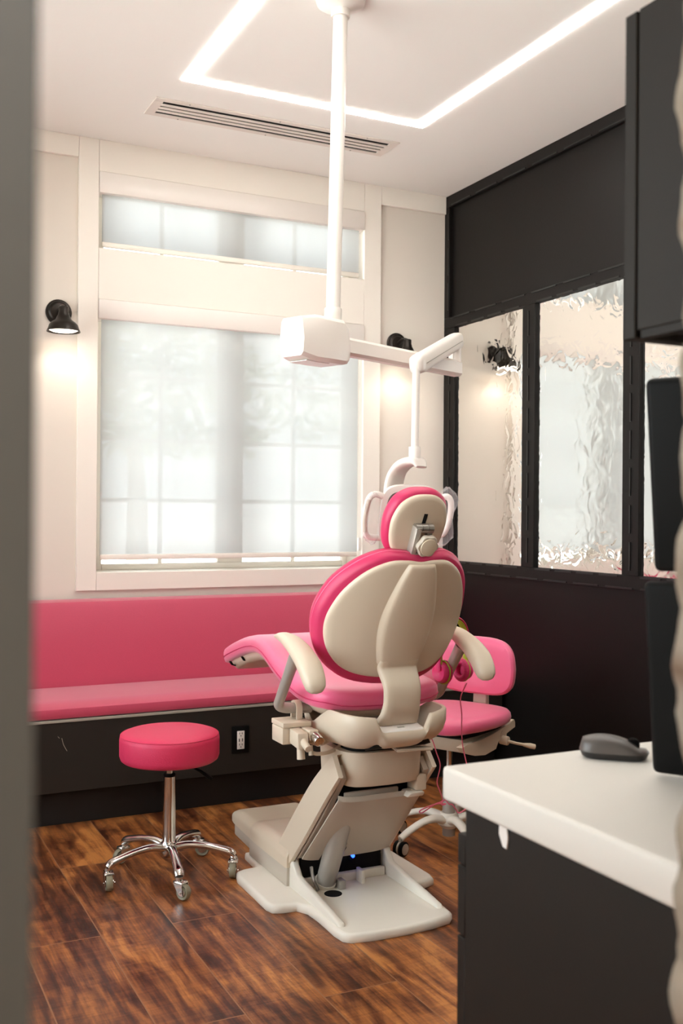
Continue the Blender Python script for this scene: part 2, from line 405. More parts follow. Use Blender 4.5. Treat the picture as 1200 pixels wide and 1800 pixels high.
# window wall, built around its two openings
ox0, ox1 = 1.085, 2.49
tz0, tz1, mz0, mz1 = 2.54, 2.90, 1.012, 2.30
b = MB()
b.box((XL, WY, 0), (ox0, WY+0.25, H)); b.box((ox1, WY, 0), (XR, WY+0.25, H))
b.box((ox0, WY, 0), (ox1, WY+0.25, mz0)); b.box((ox0, WY, mz1), (ox1, WY+0.25, tz0)); b.box((ox0, WY, tz1), (ox1, WY+0.25, H))
struct('wall_back', b, M['wall'])
# flat casing boards round the windows
y0, y1 = WY-0.02, WY-0.0002
cx0, cx1, cz0 = 0.992, 2.59, 0.928
T = [((cx0, cz0), (ox0, H)), ((ox1, cz0), (cx1, H)), ((ox0+0.001, cz0), (ox1-0.001, mz0)), ((ox0+0.001, mz1), (ox1-0.001, tz0)), ((ox0+0.001, tz1), (ox1-0.001, H)),
     ((XL, 2.952), (cx0-0.001, H)), ((cx1+0.001, 2.952), (XR-0.024, H))]
for i, (a, c) in enumerate(T):
    struct('trim_%d' % (i+1), MB().box((a[0], y0, a[1]), (c[0], y1, c[1]), 0.0015, 1), M['trim'])
# windows: vinyl frame, colonial bars, pane
def window(name, z0, z1, bars, fb):
    w = structroot(name, ((ox0+ox1)/2, WY+0.16, z0))
    f = MB(); ya, yb = WY+0.165, WY+0.225
    f.box((ox0, ya, z0), (1.152, yb, z1), 0.004); f.box((2.462, ya, z0), (ox1, yb, z1), 0.004)
    f.box((1.152, ya, z0), (2.462, yb, z0+fb), 0.004); f.box((1.152, ya, z1-0.04), (2.462, yb, z1), 0.004)
    f.box((1.748, ya, z0+fb), (1.884, yb, z1-0.04), 0.004)
    struct('window_frame', f, M['trim'], w)
    g = MB()
    for x in (1.449, 2.176): g.box((x-0.010, WY+0.182, z0+fb), (x+0.010, WY+0.198, z1-0.04))
    for z in bars:
        g.box((1.152, WY+0.183, z-0.010), (1.748, WY+0.197, z+0.010)); g.box((1.884, WY+0.183, z-0.010), (2.462, WY+0.197, z+0.010))
    struct('window_bars', g, M['trim'], w)
    struct('window_pane', MB().box((1.152, WY+0.188, z0+fb), (1.748, WY+0.192, z1-0.04)).box((1.884, WY+0.188, z0+fb), (2.462, WY+0.192, z1-0.04)), M['pane'], w)
window('window_1', mz0, mz1, (1.972, 1.66, 1.357), 0.03)
window('window_2', tz0, tz1, (), 0.03)

w = structroot('window_added', (XL-0.1, 2.6, LW[2]))  # added window, never in view; brightens the ceiling and the room
f = MB(); xa, xb = XL-0.145, XL-0.085
f.box((xa, LW[0], LW[2]), (xb, LW[0]+0.06, LW[3]), 0.004); f.box((xa, LW[1]-0.06, LW[2]), (xb, LW[1], LW[3]), 0.004); f.box((xa, LW[0]+0.06, LW[2]), (xb, LW[1]-0.06, LW[2]+0.06), 0.004); f.box((xa, LW[0]+0.06, LW[3]-0.06), (xb, LW[1]-0.06, LW[3]), 0.004); f.box((xa, 2.55, LW[2]+0.06), (xb, 2.65, LW[3]-0.06), 0.004)
struct('window_frame', f, M['trim'], w)
struct('window_pane', MB().box((XL-0.118, LW[0]+0.06, LW[2]+0.06), (XL-0.114, 2.55, LW[3]-0.06)).box((XL-0.118, 2.65, LW[2]+0.06), (XL-0.114, LW[1]-0.06, LW[3]-0.06)), M['pane'], w)

# right wall: black framed partition with rippled mirror panes
struct('wall_right', MB().box((XR, NY1, 0), (XR+0.15, WY+0.25, H)), M['black'])
px = XR-0.022
YS = [(4.738, 4.125), (4.020, 3.405), (3.300, 2.685), (2.580, 1.965), (1.860, 1.245)]
b = MB()
def rail(ya, yb, za, zb, d=0.022): b.box((XR-d, min(ya, yb), za), (XR-0.0002, max(ya, yb), zb), 0.0015, 1)
rail(WY-0.001, NY1+0.001, 2.985, H-0.001); rail(WY-0.001, NY1+0.001, 2.318, 2.378); rail(WY-0.001, NY1+0.001, 0.985, 1.044)
rail(WY-0.001, 4.742, 1.0445, 2.3175); rail(WY-0.001, 4.80, 2.3785, 2.9845)
for (a, c), (d_, e_) in zip(YS[:-1], YS[1:]): rail(c-0.002, d_+0.002, 1.0445, 2.3175)
rail(1.243, NY1+0.001, 1.0445, 2.3175)
o = struct('trim_8', b, M['black'])
# slotted metal strips along the frame
b = MB()
def dash_h(ya, yb, z, n):
    L_ = (ya-yb)/n
    for i in range(n): b.box((XR-0.0262, ya-(i+0.86)*L_, z-0.0035), (XR-0.0216, ya-(i+0.08)*L_, z+0.0035))
def dash_v(y, za, zb, n):
    L_ = (zb-za)/n
    for i in range(n): b.box((XR-0.0262, y-0.004, za+(i+0.1)*L_), (XR-0.0216, y+0.004, za+(i+0.86)*L_))
dash_h(4.80, 0.9, 2.992, 16); dash_h(4.80, 0.9, 2.372, 16); dash_h(4.83, 0.9, 0.990, 18)
for a, c in YS:
    dash_h(a, c, 2.3235, 4); dash_h(a, c, 1.038, 4)
for y in (4.79, 4.072, 3.352, 2.632, 1.912): dash_v(y, 1.05, 2.31, 8)
dash_v(4.806, 2.40, 2.98, 3)
struct('trim_9', b, M['blackedge'])
w = structroot('window_3', (XR, 4.4, 1.05))
for a, c in YS:
    struct('mirror_pane', MB().box((XR-0.006, c, 1.046), (XR-0.0004, a, 2.3165)), M['mirror'], w)

# wall with the doorway: painted part at the left, brick pier at the right, header above
struct('wall_near_top', MB().box((XL+0.0005, NY0, 2.75), (0.5349, NY1, H-0.0005)), M['wall'])
def brick_pier():
    m_ = MB(); zs = [i*0.0085 for i in range(int(H/0.0085)+1)]
    path = []                                     # plan outline of the corner, from hall side round the reveal to the room side
    for i in range(14): path.append(((0.86-0.018*i, NY0), (0, -1)))
    x0 = 0.5495
    for i in range(5):
        a = PI/2*i/4; path.append(((x0+0.012-0.012*math.sin(a), NY0+0.012-0.012*math.cos(a)), (-math.sin(a), -math.cos(a))))
    for i in range(1, 12): path.append(((x0, NY0+0.012+(NY1-NY0-0.024)*i/12), (-1, 0)))
    for i in range(5):
        a = PI/2*i/4; path.append(((x0+0.012-0.012*math.cos(a), NY1-0.012+0.012*math.sin(a)), (-math.cos(a), math.sin(a))))
    for i in range(1, 3): path.append(((x0+0.012+0.1*i, NY1), (0, 1)))
    rings = []
    for z in zs:
        z = min(z, H-0.0005); r = []
        c = abs(((z/0.065) % 1.0)-0.5)*2            # 1 in the joint, 0 mid brick
        for (p, n_) in path:
            k = int(z/0.065)
            d = 0.004*(1-c**3)+0.0075*(noise.noise(Vector((p[0]*9, p[1]*9, z*14)))) + 0.004*noise.noise(Vector((p[0]*30, p[1]*30, z*45))) + 0.004*noise.noise(Vector((k*7.3, 3.1, 1.7)))
            r.append((p[0]+n_[0]*d, p[1]+n_[1]*d, z))
        rings.append(r)
    n_ = len(path); vs = [p for r in rings for p in r]; fs = []
    for i in range(len(rings)-1):
        for j in range(n_-1): fs.append((i*n_+j, i*n_+j+1, (i+1)*n_+j+1, (i+1)*n_+j))
    return m_.add(vs, fs)
struct('wall_near_brick', brick_pier(), M['brick'], smooth=80)
struct('wall_near_right', MB().box((0.58, NY0+0.008, 0), (XR, NY1-0.008, H)), M['wall'])
# grey-green painted wall end beside the lens
struct('wall_near_left', MB().box((-0.34, 0.34, 0), (0.0571, 0.50, H-0.001), 0.002), M['jamb'])

# ------------------------------------------------------------------ ceiling fixtures
# recessed LED line, a long rectangle
lx0, lx1, ly0, ly1, lw = 1.232, 2.362, 1.55, 4.015, 0.052
t = thing('led_line_light', 'white glowing rectangular LED line recessed in the ceiling above the pink dental chair', 'ceiling light', ((lx0+lx1)/2, (ly0+ly1)/2, H))
z = H-0.003
def lens(a, c): MB().box((a[0], a[1], z), (c[0], c[1], H-0.0004)).build('diffuser', M['ledlens'], t)
lens((lx0, ly1-lw), (lx1, ly1)); lens((lx0, ly0), (lx1, ly0+lw)); lens((lx0, ly0+lw+0.0005), (lx0+lw, ly1-lw-0.0005)); lens((lx1-lw, ly0+lw+0.0005), (lx1, ly1-lw-0.0005))
# linear slot diffuser
vx0, vx1, vy0, vy1 = 1.186, 2.362, 4.222, 4.420
t = thing('air_vent', 'long white slotted linear air vent in the ceiling in front of the window wall', 'air vent', ((vx0+vx1)/2, (vy0+vy1)/2, H))
MB().box((vx0+0.02, vy0+0.02, H-0.002), (vx1-0.02, vy1-0.02, H-0.0005)).build('vent_cavity', M['dark'], t)
f = MB()
f.box((vx0, vy0, H-0.006), (vx1, vy0+0.030, H-0.0003), 0.001, 1); f.box((vx0, vy1-0.030, H-0.006), (vx1, vy1, H-0.0003), 0.001, 1)
f.box((vx0, vy0+0.030, H-0.006), (vx0+0.04, vy1-0.030, H-0.0003)); f.box((vx1-0.04, vy0+0.030, H-0.006), (vx1, vy1-0.030, H-0.0003))
f.build('vent_frame', M['grille'], t)
gap = (vy1-vy0-0.06)/4
for i in range(3):
    y = vy0+0.030+gap*(i+1)
    MB().box((vx0+0.04, y-0.011, H-0.007), (vx1-0.04, y+0.011, H-0.003), 0.001, 1).build('vent_slat', M['grille'], t)
for x in (vx0+0.15, (vx0+vx1)/2-0.02, vx1-0.17):
    for y in (vy0+0.01, vy1-0.01): MB().cyl((x, y, H-0.0062), (x, y, H-0.0082), 0.0035, seg=8).build('screw', M['steel'], t)

# unseen fill panel behind the camera, added to brighten the room
t = thing('hall_fill_panel', 'unseen square panel light added behind the doorway to brighten the room', 'ceiling light', (0.6, -1.0, H))
MB().box((0.0, -1.6, H-0.03), (1.2, -0.4, H-0.001), 0.003).build('panel_frame', M['whiteplastic'], t)
MB().box((0.03, -1.57, H-0.034), (1.17, -0.43, H-0.0305)).build('diffuser', M['hallfill'], t)

# ------------------------------------------------------------------ roller shades
def shade(name, label, ztop, zval, zbot):
    t = thing(name, label, 'roller shade', ((ox0+ox1)/2, WY-0.01, ztop), 'white roller shades in the two windows')
    MB().box((ox0+0.002, WY-0.028, zval), (ox1-0.002, WY+0.060, ztop-0.002), 0.003).build('shade_valance', M['whiteplastic'], t)
    MB().add([(ox0+0.020, WY+0.004, zbot+0.02), (ox1-0.022, WY+0.004, zbot+0.02), (ox1-0.022, WY+0.004, zval+0.02), (ox0+0.020, WY+0.004, zval+0.02)], [(0, 1, 2, 3)]).build('shade_fabric', M['shade'], t)
    MB().box((ox0+0.020, WY-0.003, zbot), (ox1-0.022, WY+0.012, zbot+0.026), 0.006).build('hem_bar', M['trim'], t)
    return t
t = shade('roller_shade', 'white translucent roller shade drawn down the large lower window', mz1, 2.208, 1.070)
MB().tube([(2.480, WY-0.002, 2.207), (2.480, WY-0.002, 1.16)], 0.0018, 6).tube([(2.480, WY+0.008, 2.207), (2.480, WY+0.008, 1.16)], 0.0018, 6).build('chain', M['grille'], t)
MB().box((2.474, WY-0.006, 1.10), (2.486, WY+0.012, 1.17), 0.004).build('chain_tensioner', M['whiteplastic'], t)
shade('roller_shade', 'short white translucent roller shade in the narrow transom window up under the ceiling', tz1, 2.80, 2.550)

# ------------------------------------------------------------------ sconces
def sconce(x, z, label):
    t = thing('wall_sconce', label, 'wall lamp', (x, WY, z), 'black barn-style wall sconces')
    P = Matrix.Translation((x, WY, z)) @ Matrix.Rotation(PI/2, 4, 'X')
    MB().lathe([(0.0, 0.0005), (0.056, 0.0005), (0.060, 0.006), (0.060, 0.012), (0.052, 0.015), (0.050, 0.020), (0.042, 0.023), (0.038, 0.030), (0.020, 0.034), (0.0, 0.034)], P).build('backplate', M['bronze'], t)
    MB().tube([(x, WY-0.030, z), (x, WY-0.075, z+0.012), (x, WY-0.118, z+0.004), (x, WY-0.128, z-0.018)], 0.011, 12, smooth=5).build('arm', M['bronze'], t)
    y = WY-0.128
    Q = Matrix.Translation((x, y, z))
    prof = [(0.0, 0.008), (0.017, 0.008), (0.021, 0.004), (0.021, -0.018), (0.024, -0.024), (0.024, -0.030), (0.030, -0.040), (0.036, -0.054), (0.054, -0.066), (0.064, -0.078), (0.069, -0.094), (0.074, -0.104), (0.075, -0.108),
            (0.073, -0.108), (0.071, -0.102), (0.066, -0.092), (0.061, -0.079), (0.051, -0.068), (0.033, -0.057), (0.026, -0.044), (0.0, -0.044)]
    sh = MB().lathe(prof, Q).build('lamp_shade', M['bronze'], t)
    MB().lathe([(0.0, -0.045), (0.013, -0.046), (0.014, -0.056), (0.036, -0.078), (0.060, -0.094), (0.064, -0.100), (0.050, -0.106), (0.0, -0.108)], Q, 20).build('bulb', M['bulb'], sh)
    ld = bpy.data.lights.new('sconce_light', 'SPOT'); ld.energy = SCONCE_W*4; ld.color = (1, 0.94, 0.85); ld.shadow_soft_size = 0.03
    ld.spot_size = math.radians(150); ld.spot_blend = 0.6
    lo = bpy.data.objects.new('sconce_light', ld); COL.objects.link(lo); lo.parent = sh; lo.location = (0, -0.128, -0.125)
    return t
sconce(0.905, 2.220, 'black barn-style wall sconce lit at the left of the large window')
sconce(2.694, 2.214, 'black barn-style wall sconce lit between the window and the black wall')

# ------------------------------------------------------------------ window bench
bx0, bx1 = XL+0.003, XR-0.028
t = thing('window_bench', 'long rose-pink upholstered window bench on a dark panelled base along the window wall', 'bench', (1.1, 4.55, 0))
MB().box((bx0, 4.262, 0.150), (bx1, WY-0.003, 0.4355), 0.001, 1).build('bench_base', M['benchpanel'], t)
MB().box((bx0, 4.330, 0.0005), (bx1, WY-0.003, 0.1495)).build('toe_kick', M['toe'], t)
MB().box((bx0, 4.256, 0.436), (bx1, 4.70, 0.4465), 0.001, 1).build('edge_band', M['laminate'], t)
b = MB()
prof = [(4.262, 0.452), (4.256, 0.466), (4.262, 0.490), (4.290, 0.506), (4.34, 0.513), (4.50, 0.515), (4.655, 0.514), (4.665, 0.500), (4.665, 0.452), (4.650, 0.4468), (4.275, 0.4468)]
rings = []
for x, k in ((bx0, 0.0), (bx1, 0.0)): rings.append([(x, p[0], p[1]) for p in prof])
b.loft(rings).build('seat_cushion', M['pinkbench'], t)
b = MB()
prof = [(4.668, 0.470), (4.672, 0.530), (4.700, 0.700), (4.728, 0.860), (4.740, 0.884), (4.762, 0.892), (4.826, 0.892), (4.828, 0.4470), (4.70, 0.4470), (4.668, 0.450)]
b.loft([[(x, p[0], p[1]) for p in prof] for x in (bx0, bx1)]).build('back_cushion', M['pinkbench'], t)

MB().tube([(0.822, 4.2612, 0.372), (0.829, 4.2612, 0.345), (0.843, 4.2612, 0.318)], 0.0009, 6, smooth=4).tube([(0.806, 4.2612, 0.380), (0.813, 4.2612, 0.372)], 0.0009, 6).build('scratch', M['taupe'], t)

# wall outlet on the bench front
t = thing('power_outlet', 'white duplex outlet with USB ports in a black cover plate on the bench front', 'outlet', (1.596, 4.262, 0.296))
MB().box((1.556, 4.255, 0.237), (1.636, 4.2615, 0.357), 0.003).build('cover_plate', M['blackplastic'], t)
MB().box((1.579, 4.252, 0.256), (1.613, 4.2552, 0.336), 0.002).build('receptacle', M['outlet'], t)
b = MB()
for z_ in (0.2715, 0.3205):
    for dx in (-0.006, 0.006): b.box((1.596+dx-0.0012, 4.2512, z_-0.002+0.003), (1.596+dx+0.0012, 4.2522, z_+0.009))
    b.cyl((1.596, 4.2512, z_-0.006), (1.596, 4.2522, z_-0.006), 0.0025, seg=10)
for dx in (-0.0075, 0.0075): b.box((1.596+dx-0.002, 4.2512, 0.289), (1.596+dx+0.002, 4.2522, 0.303))
b.build('outlet_slots', M['dark'], t)

# ------------------------------------------------------------------ counter run against the doorway wall
SX = 0.885
t = thing('base_cabinet', 'charcoal base cabinet under the white countertop, finished side towards the doorway', 'cabinet', (1.9, 1.0, 0))
MB().box((SX, NY1+0.012, 0.0005), (XR-0.028, 1.357, 0.8455), 0.001, 1).build('cabinet_body', M['cab'], t)
fx = SX-0.0
z_tiers = [(0.7475, 0.7940), (0.6360, 0.7445), (0.12, 0.6330)]
for k in range(4):
    xa = SX+0.002+k*0.52; xb = xa+0.516
    for i, (za, zb) in enumerate(z_tiers):
        d = MB().box((xa-0.002 if k == 0 else xa, 1.3575, za), (xb, 1.3795, zb), 0.0015, 1).build('drawer_front' if i < 2 else 'door', M['cab'], t)
        MB().box(((xa+xb)/2-0.06, 1.3797, zb-0.016), ((xa+xb)/2+0.06, 1.390, zb-0.008), 0.002).build('handle', M['steel'], d)
t = thing('countertop', 'thick white laminate countertop with rounded corner on the charcoal base cabinet', 'countertop', (1.9, 1.0, 0.85))
MB().box((0.862, NY1+0.012, 0.8465), (XR-0.028, 1.392, 0.900), 0.007, 3).build('countertop_slab', M['counter'], t)
t = thing('plastic_tab', 'white plastic tab stuck to the cabinet side under the counter edge', 'tab', (0.884, 1.25, 0.83))
MB().prism([(1.262, 0.8455), (1.244, 0.8455), (1.240, 0.825), (1.243, 0.808), (1.253, 0.809), (1.263, 0.826)], 0, 0.8815, 0.8848, 0.001, 1).build('tab', M['whiteplastic'], t)

# upper cabinet
t = thing('wall_cabinet', 'black wall cabinet hung above the counter beside the brick doorway edge', 'cabinet', (1.5, 0.8, 1.53))
b = MB()
b.box((0.889, NY1+0.012, 1.5300), (2.2, 0.984, 1.93), 0.001, 1)
b.build('cabinet_body', M['cab'], t)
z0u, z1u = 1.516, 1.906
for k in range(3):
    d = MB().box((0.888+k*0.438, 0.9865, 1.5205), (0.888+k*0.438+0.4355, 1.0080, 1.9295), 0.0015, 1).build('door', M['cab'], t)
MB().box((0.892, NY1+0.014, 1.5200), (0.908, 0.980, 1.5298)).build('light_rail', M['cab'], t)

# ------------------------------------------------------------------ computer mouse
def mouse():
    t = thing('computer_mouse', 'dark grey wireless computer mouse on the white countertop', 'mouse', (1.150, 1.315, 0.9))
    a = math.radians(-42)      # long axis, tail towards the far left
    ca, sa = math.cos(a), math.sin(a)
    def wp(u, v, z_): return (1.148+u*ca-v*sa, 1.318+u*sa+v*ca, 0.9003+z_)
    def hw(u): # half width along the length (-0.055..0.055)
        k = abs(u)/0.056; return 0.030*max(0.0, 1-k**3.2)**0.5*(1-0.12*math.sin((u+0.055)/0.11*PI))
    def top(u): return 0.012+0.026*max(0, 1-((u+0.016)/0.060)**2)**0.7 if u < 0.044 else 0.012+0.006
    rings = []
    N = 22
    for i in range(N+1):
        u = -0.0555+0.111*i/N; w = max(hw(u), 0.004); h = top(u) if abs(u) < 0.054 else 0.013
        rings.append([wp(u, w*math.cos(PI*j/14), 0.011+(h-0.011)*math.sin(PI*j/14)**0.75) for j in range(15)])
    b = MB(); b.loft(rings).build('mouse_shell', M['mouse'], t, smooth=60)
    rings = []
    for z_, k in ((0.0, 0.86), (0.003, 0.92), (0.0108, 0.99)):
        r = []
        for i in range(N+1): u = -0.0555+0.111*i/N; r.append(wp(u*k, max(hw(u), 0.004)*k, z_))
        for i in range(N, -1, -1): u = -0.0555+0.111*i/N; r.append(wp(u*k, -max(hw(u), 0.004)*k, z_))
        rings.append(r)
    MB().loft(rings).build('mouse_base', M['mousedark'], t, smooth=60)
    MB().lathe([(0, -0.003), (0.009, -0.003), (0.011, -0.001), (0.011, 0.001), (0.009, 0.003), (0, 0.003)], Matrix.Translation(wp(0.030, 0, 0.0235)) @ Matrix.Rotation(a, 4, 'Z') @ Matrix.Rotation(PI/2, 4, 'X'), 20).build('scroll_wheel', M['blackplastic'], t)
mouse()

# ------------------------------------------------------------------ two black monitors on one post, seen from behind
t = thing('monitor_stand', 'black dual monitor stand post on the counter behind the brick edge', 'monitor stand', (1.42, 1.13, 0.9))
MB().cyl((1.42, 1.13, 0.9003), (1.42, 1.13, 0.912), 0.085, seg=32, bev=0.003).build('stand_foot', M['blackplastic'], t)
MB().cyl((1.42, 1.13, 0.912), (1.42, 1.13, 1.52), 0.016).build('post', M['blackplastic'], t)
def monitor(label, corner, z0, hgt, lean, wid=0.34, cat='monitor'):
    # corner: plan position of the bottom left edge; screen faces away from the doorway
    d = Vector((0.53, -0.848, 0))            # along the width
    n = Vector((-0.848, -0.53, 0))           # back side, towards the doorway
    up = (Vector((0, 0, 1))+n*math.tan(lean)).normalized()
    t = thing('monitor', label, cat, (corner[0], corner[1], z0), 'monitors on the dual stand')
    nn = d.cross(up).normalized(); nn = nn if nn.dot(n) > 0 else -nn
    R = Matrix((d, nn, up)).transposed().to_4x4(); R.translation = Vector((corner[0], corner[1], z0))
    MB().box((0, -0.022, 0), (wid, 0.0, hgt), 0.010, 3, R).build('monitor_housing', M['blackplastic'], t)
    MB().box((0.004, -0.0235, 0.004), (wid-0.004, -0.0222, hgt-0.004), 0.0, 1, R).build('screen', M['dark'], t)
    MB().box((wid*0.42, 0.0002, hgt*0.35), (wid*0.58, 0.014, hgt*0.65), 0.003, 2, R).build('mount_plate', M['blackplastic'], t)
monitor('lower black monitor standing just above the counter, back turned to the doorway', (1.119, 1.200), 0.904, 0.302, math.radians(11))
monitor('upper black monitor with a pale edge, above the other one beside the mirror panes', (1.124, 1.204), 1.212, 0.296, math.radians(11.5))

# ------------------------------------------------------------------ round rolling stool
def caster(parent, x, y, yaw, r=0.027, wheelmat='wheel', forkmat='chrome', twin=False):
    """wheel under a swivel fork; yaw is the rolling direction"""
    c, s_ = math.cos(yaw), math.sin(yaw)
    def P(u, v, z_): return (x+u*c-v*s_, y+u*s_+v*c, z_)
    off = 0.020
    b = MB()
    b.cyl(P(0, 0, 2*r+0.006), P(0, 0, 2*r+0.020), 0.013, seg=16)
    b.hexa([P(-0.012, -0.017, 2*r+0.001), P(off+0.006, -0.017, 2*r+0.001), P(off+0.006, 0.017, 2*r+0.001), P(-0.012, 0.017, 2*r+0.001),
            P(-0.014, -0.015, 2*r+0.008), P(off+0.004, -0.015, 2*r+0.008), P(off+0.004, 0.015, 2*r+0.008), P(-0.014, 0.015, 2*r+0.008)], 0.001, 1)
    for sd in (-1, 1):
        v0, v1 = sd*0.0145, sd*0.0170
        b.hexa([P(off-0.008, v0, r-0.008), P(off+0.009, v0, r-0.008), P(off+0.009, v1, r-0.008), P(off-0.008, v1, r-0.008),
                P(-0.012, v0, 2*r+0.001), P(off+0.006, v0, 2*r+0.001), P(off+0.006, v1, 2*r+0.001), P(-0.012, v1, 2*r+0.001)])
        b.cyl(P(off, sd*0.0170, r), P(off, sd*0.0200, r), 0.004, seg=10)
    f = b.build('caster', M[forkmat], parent)
    R = Matrix.Translation(P(off, 0, r+0.0005)) @ Matrix.Rotation(yaw, 4, 'Z') @ Matrix.Rotation(PI/2, 4, 'X')
    MB().lathe([(0.004, -0.011), (r*0.55, -0.011), (r*0.62, -0.008), (r*0.78, -0.009), (r*0.9, -0.011), (r, -0.007), (r, 0.007), (r*0.9, 0.011), (r*0.78, 0.009), (r*0.62, 0.008), (r*0.55, 0.011), (0.004, 0.011)], R, 28).build('wheel', M[wheelmat], f)
    b = MB()
    for sd in (-1, 1):
        b.lathe([(0.0, sd*0.0112), (r*0.5, sd*0.0112), (r*0.5, sd*0.0135), (0, sd*0.0135)], R, 20)
    b.build('wheel_hub', M['chrome'], f)

def stool():
    X, Y = 1.066, 3.560
    t = thing('rolling_stool', 'round pink padded rolling stool on a polished five-arm base beside the dental chair', 'stool', (X, Y, 0))
    r = 0.176; zb, zt = 0.415, 0.520
    prof = [(0.0, zt+0.004), (0.06, zt+0.004), (0.11, zt+0.002), (0.150, zt-0.002), (r-0.012, zt-0.007), (r-0.004, zt-0.013), (r-0.0025, zt-0.0165), (r-0.0005, zt-0.019), (r+0.001, zt-0.030), (r+0.001, zb+0.02), (r-0.004, zb+0.006), (r-0.012, zb), (0.0, zb)]
    Q = Matrix.Translation((X, Y, 0))
    sd = MB().lathe(prof, Q, 64).build('seat', M['stoolpink'], t)
    MB().lathe([(r-0.008, zt-0.0125), (r-0.0045, zt-0.0095), (r-0.0015, zt-0.0125), (r-0.0045, zt-0.0155)], Q, 64).build('seam_piping', M['stoolpink'], sd)
    MB().lathe([(0, zb-0.020), (0.030, zb-0.020), (0.07, zb-0.006), (0.09, zb-0.0005), (0.0, zb-0.0005)], Q).build('seat_plate', M['blackplastic'], t)
    MB().lathe([(0, 0.30), (0.0125, 0.30), (0.0125, zb-0.020), (0.0, zb-0.020)], Q, 24).build('gas_piston', M['chrome'], t)
    MB().lathe([(0.0, 0.356), (0.021, 0.356), (0.022, 0.362), (0.018, 0.366), (0.0, 0.366)], Q, 24).build('collar', M['blackplastic'], t)
    MB().lathe([(0, 0.085), (0.024, 0.085), (0.0225, 0.20), (0.0215, 0.3555), (0.0, 0.3555)], Q, 32).build('column', M['chrome'], t)
    d = Vector((0.93, -0.2, 0)).normalized()
    p = Vector((X, Y, 0))
    lv = MB().tube([p+d*0.02+Vector((0, 0, 0.395)), p+d*0.06+Vector((0, 0, 0.392)), p+d*0.105+Vector((0, 0, 0.372))], 0.0035, 8).build('lever', M['blackplastic'], t)
    MB().tube([p+d*0.085+Vector((0, 0, 0.381)), p+d*0.11+Vector((0, 0, 0.367)), p+d*0.150+Vector((0, 0, 0.337))], [0.006, 0.010, 0.011], 10, flat=0.6).build('lever_grip', M['blackplastic'], lv)
    MB().lathe([(0, 0.070), (0.022, 0.070), (0.030, 0.082), (0.030, 0.118), (0.024, 0.126), (0, 0.126)], Q, 32).build('base_hub', M['chrome'], t)
    for k, (a, cy) in enumerate(((262, 300), (190, 265), (118, 200), (46, 330), (334, 245))):
        a = math.radians(a); dd = Vector((math.cos(a), math.sin(a), 0))
        P = [p+dd*q+Vector((0, 0, z_)) for q, z_ in ((0.018, 0.102), (0.07, 0.112), (0.13, 0.108), (0.185, 0.096), (0.218, 0.086), (0.232, 0.074))]
        MB().tube(P, [0.019, 0.0165, 0.015, 0.0165, 0.0185, 0.0165], 16, flat=0.8, smooth=5).build('base_arm', M['chrome'], t)
        caster(t, p.x+dd.x*0.230, p.y+dd.y*0.230, math.radians(cy))
stool()

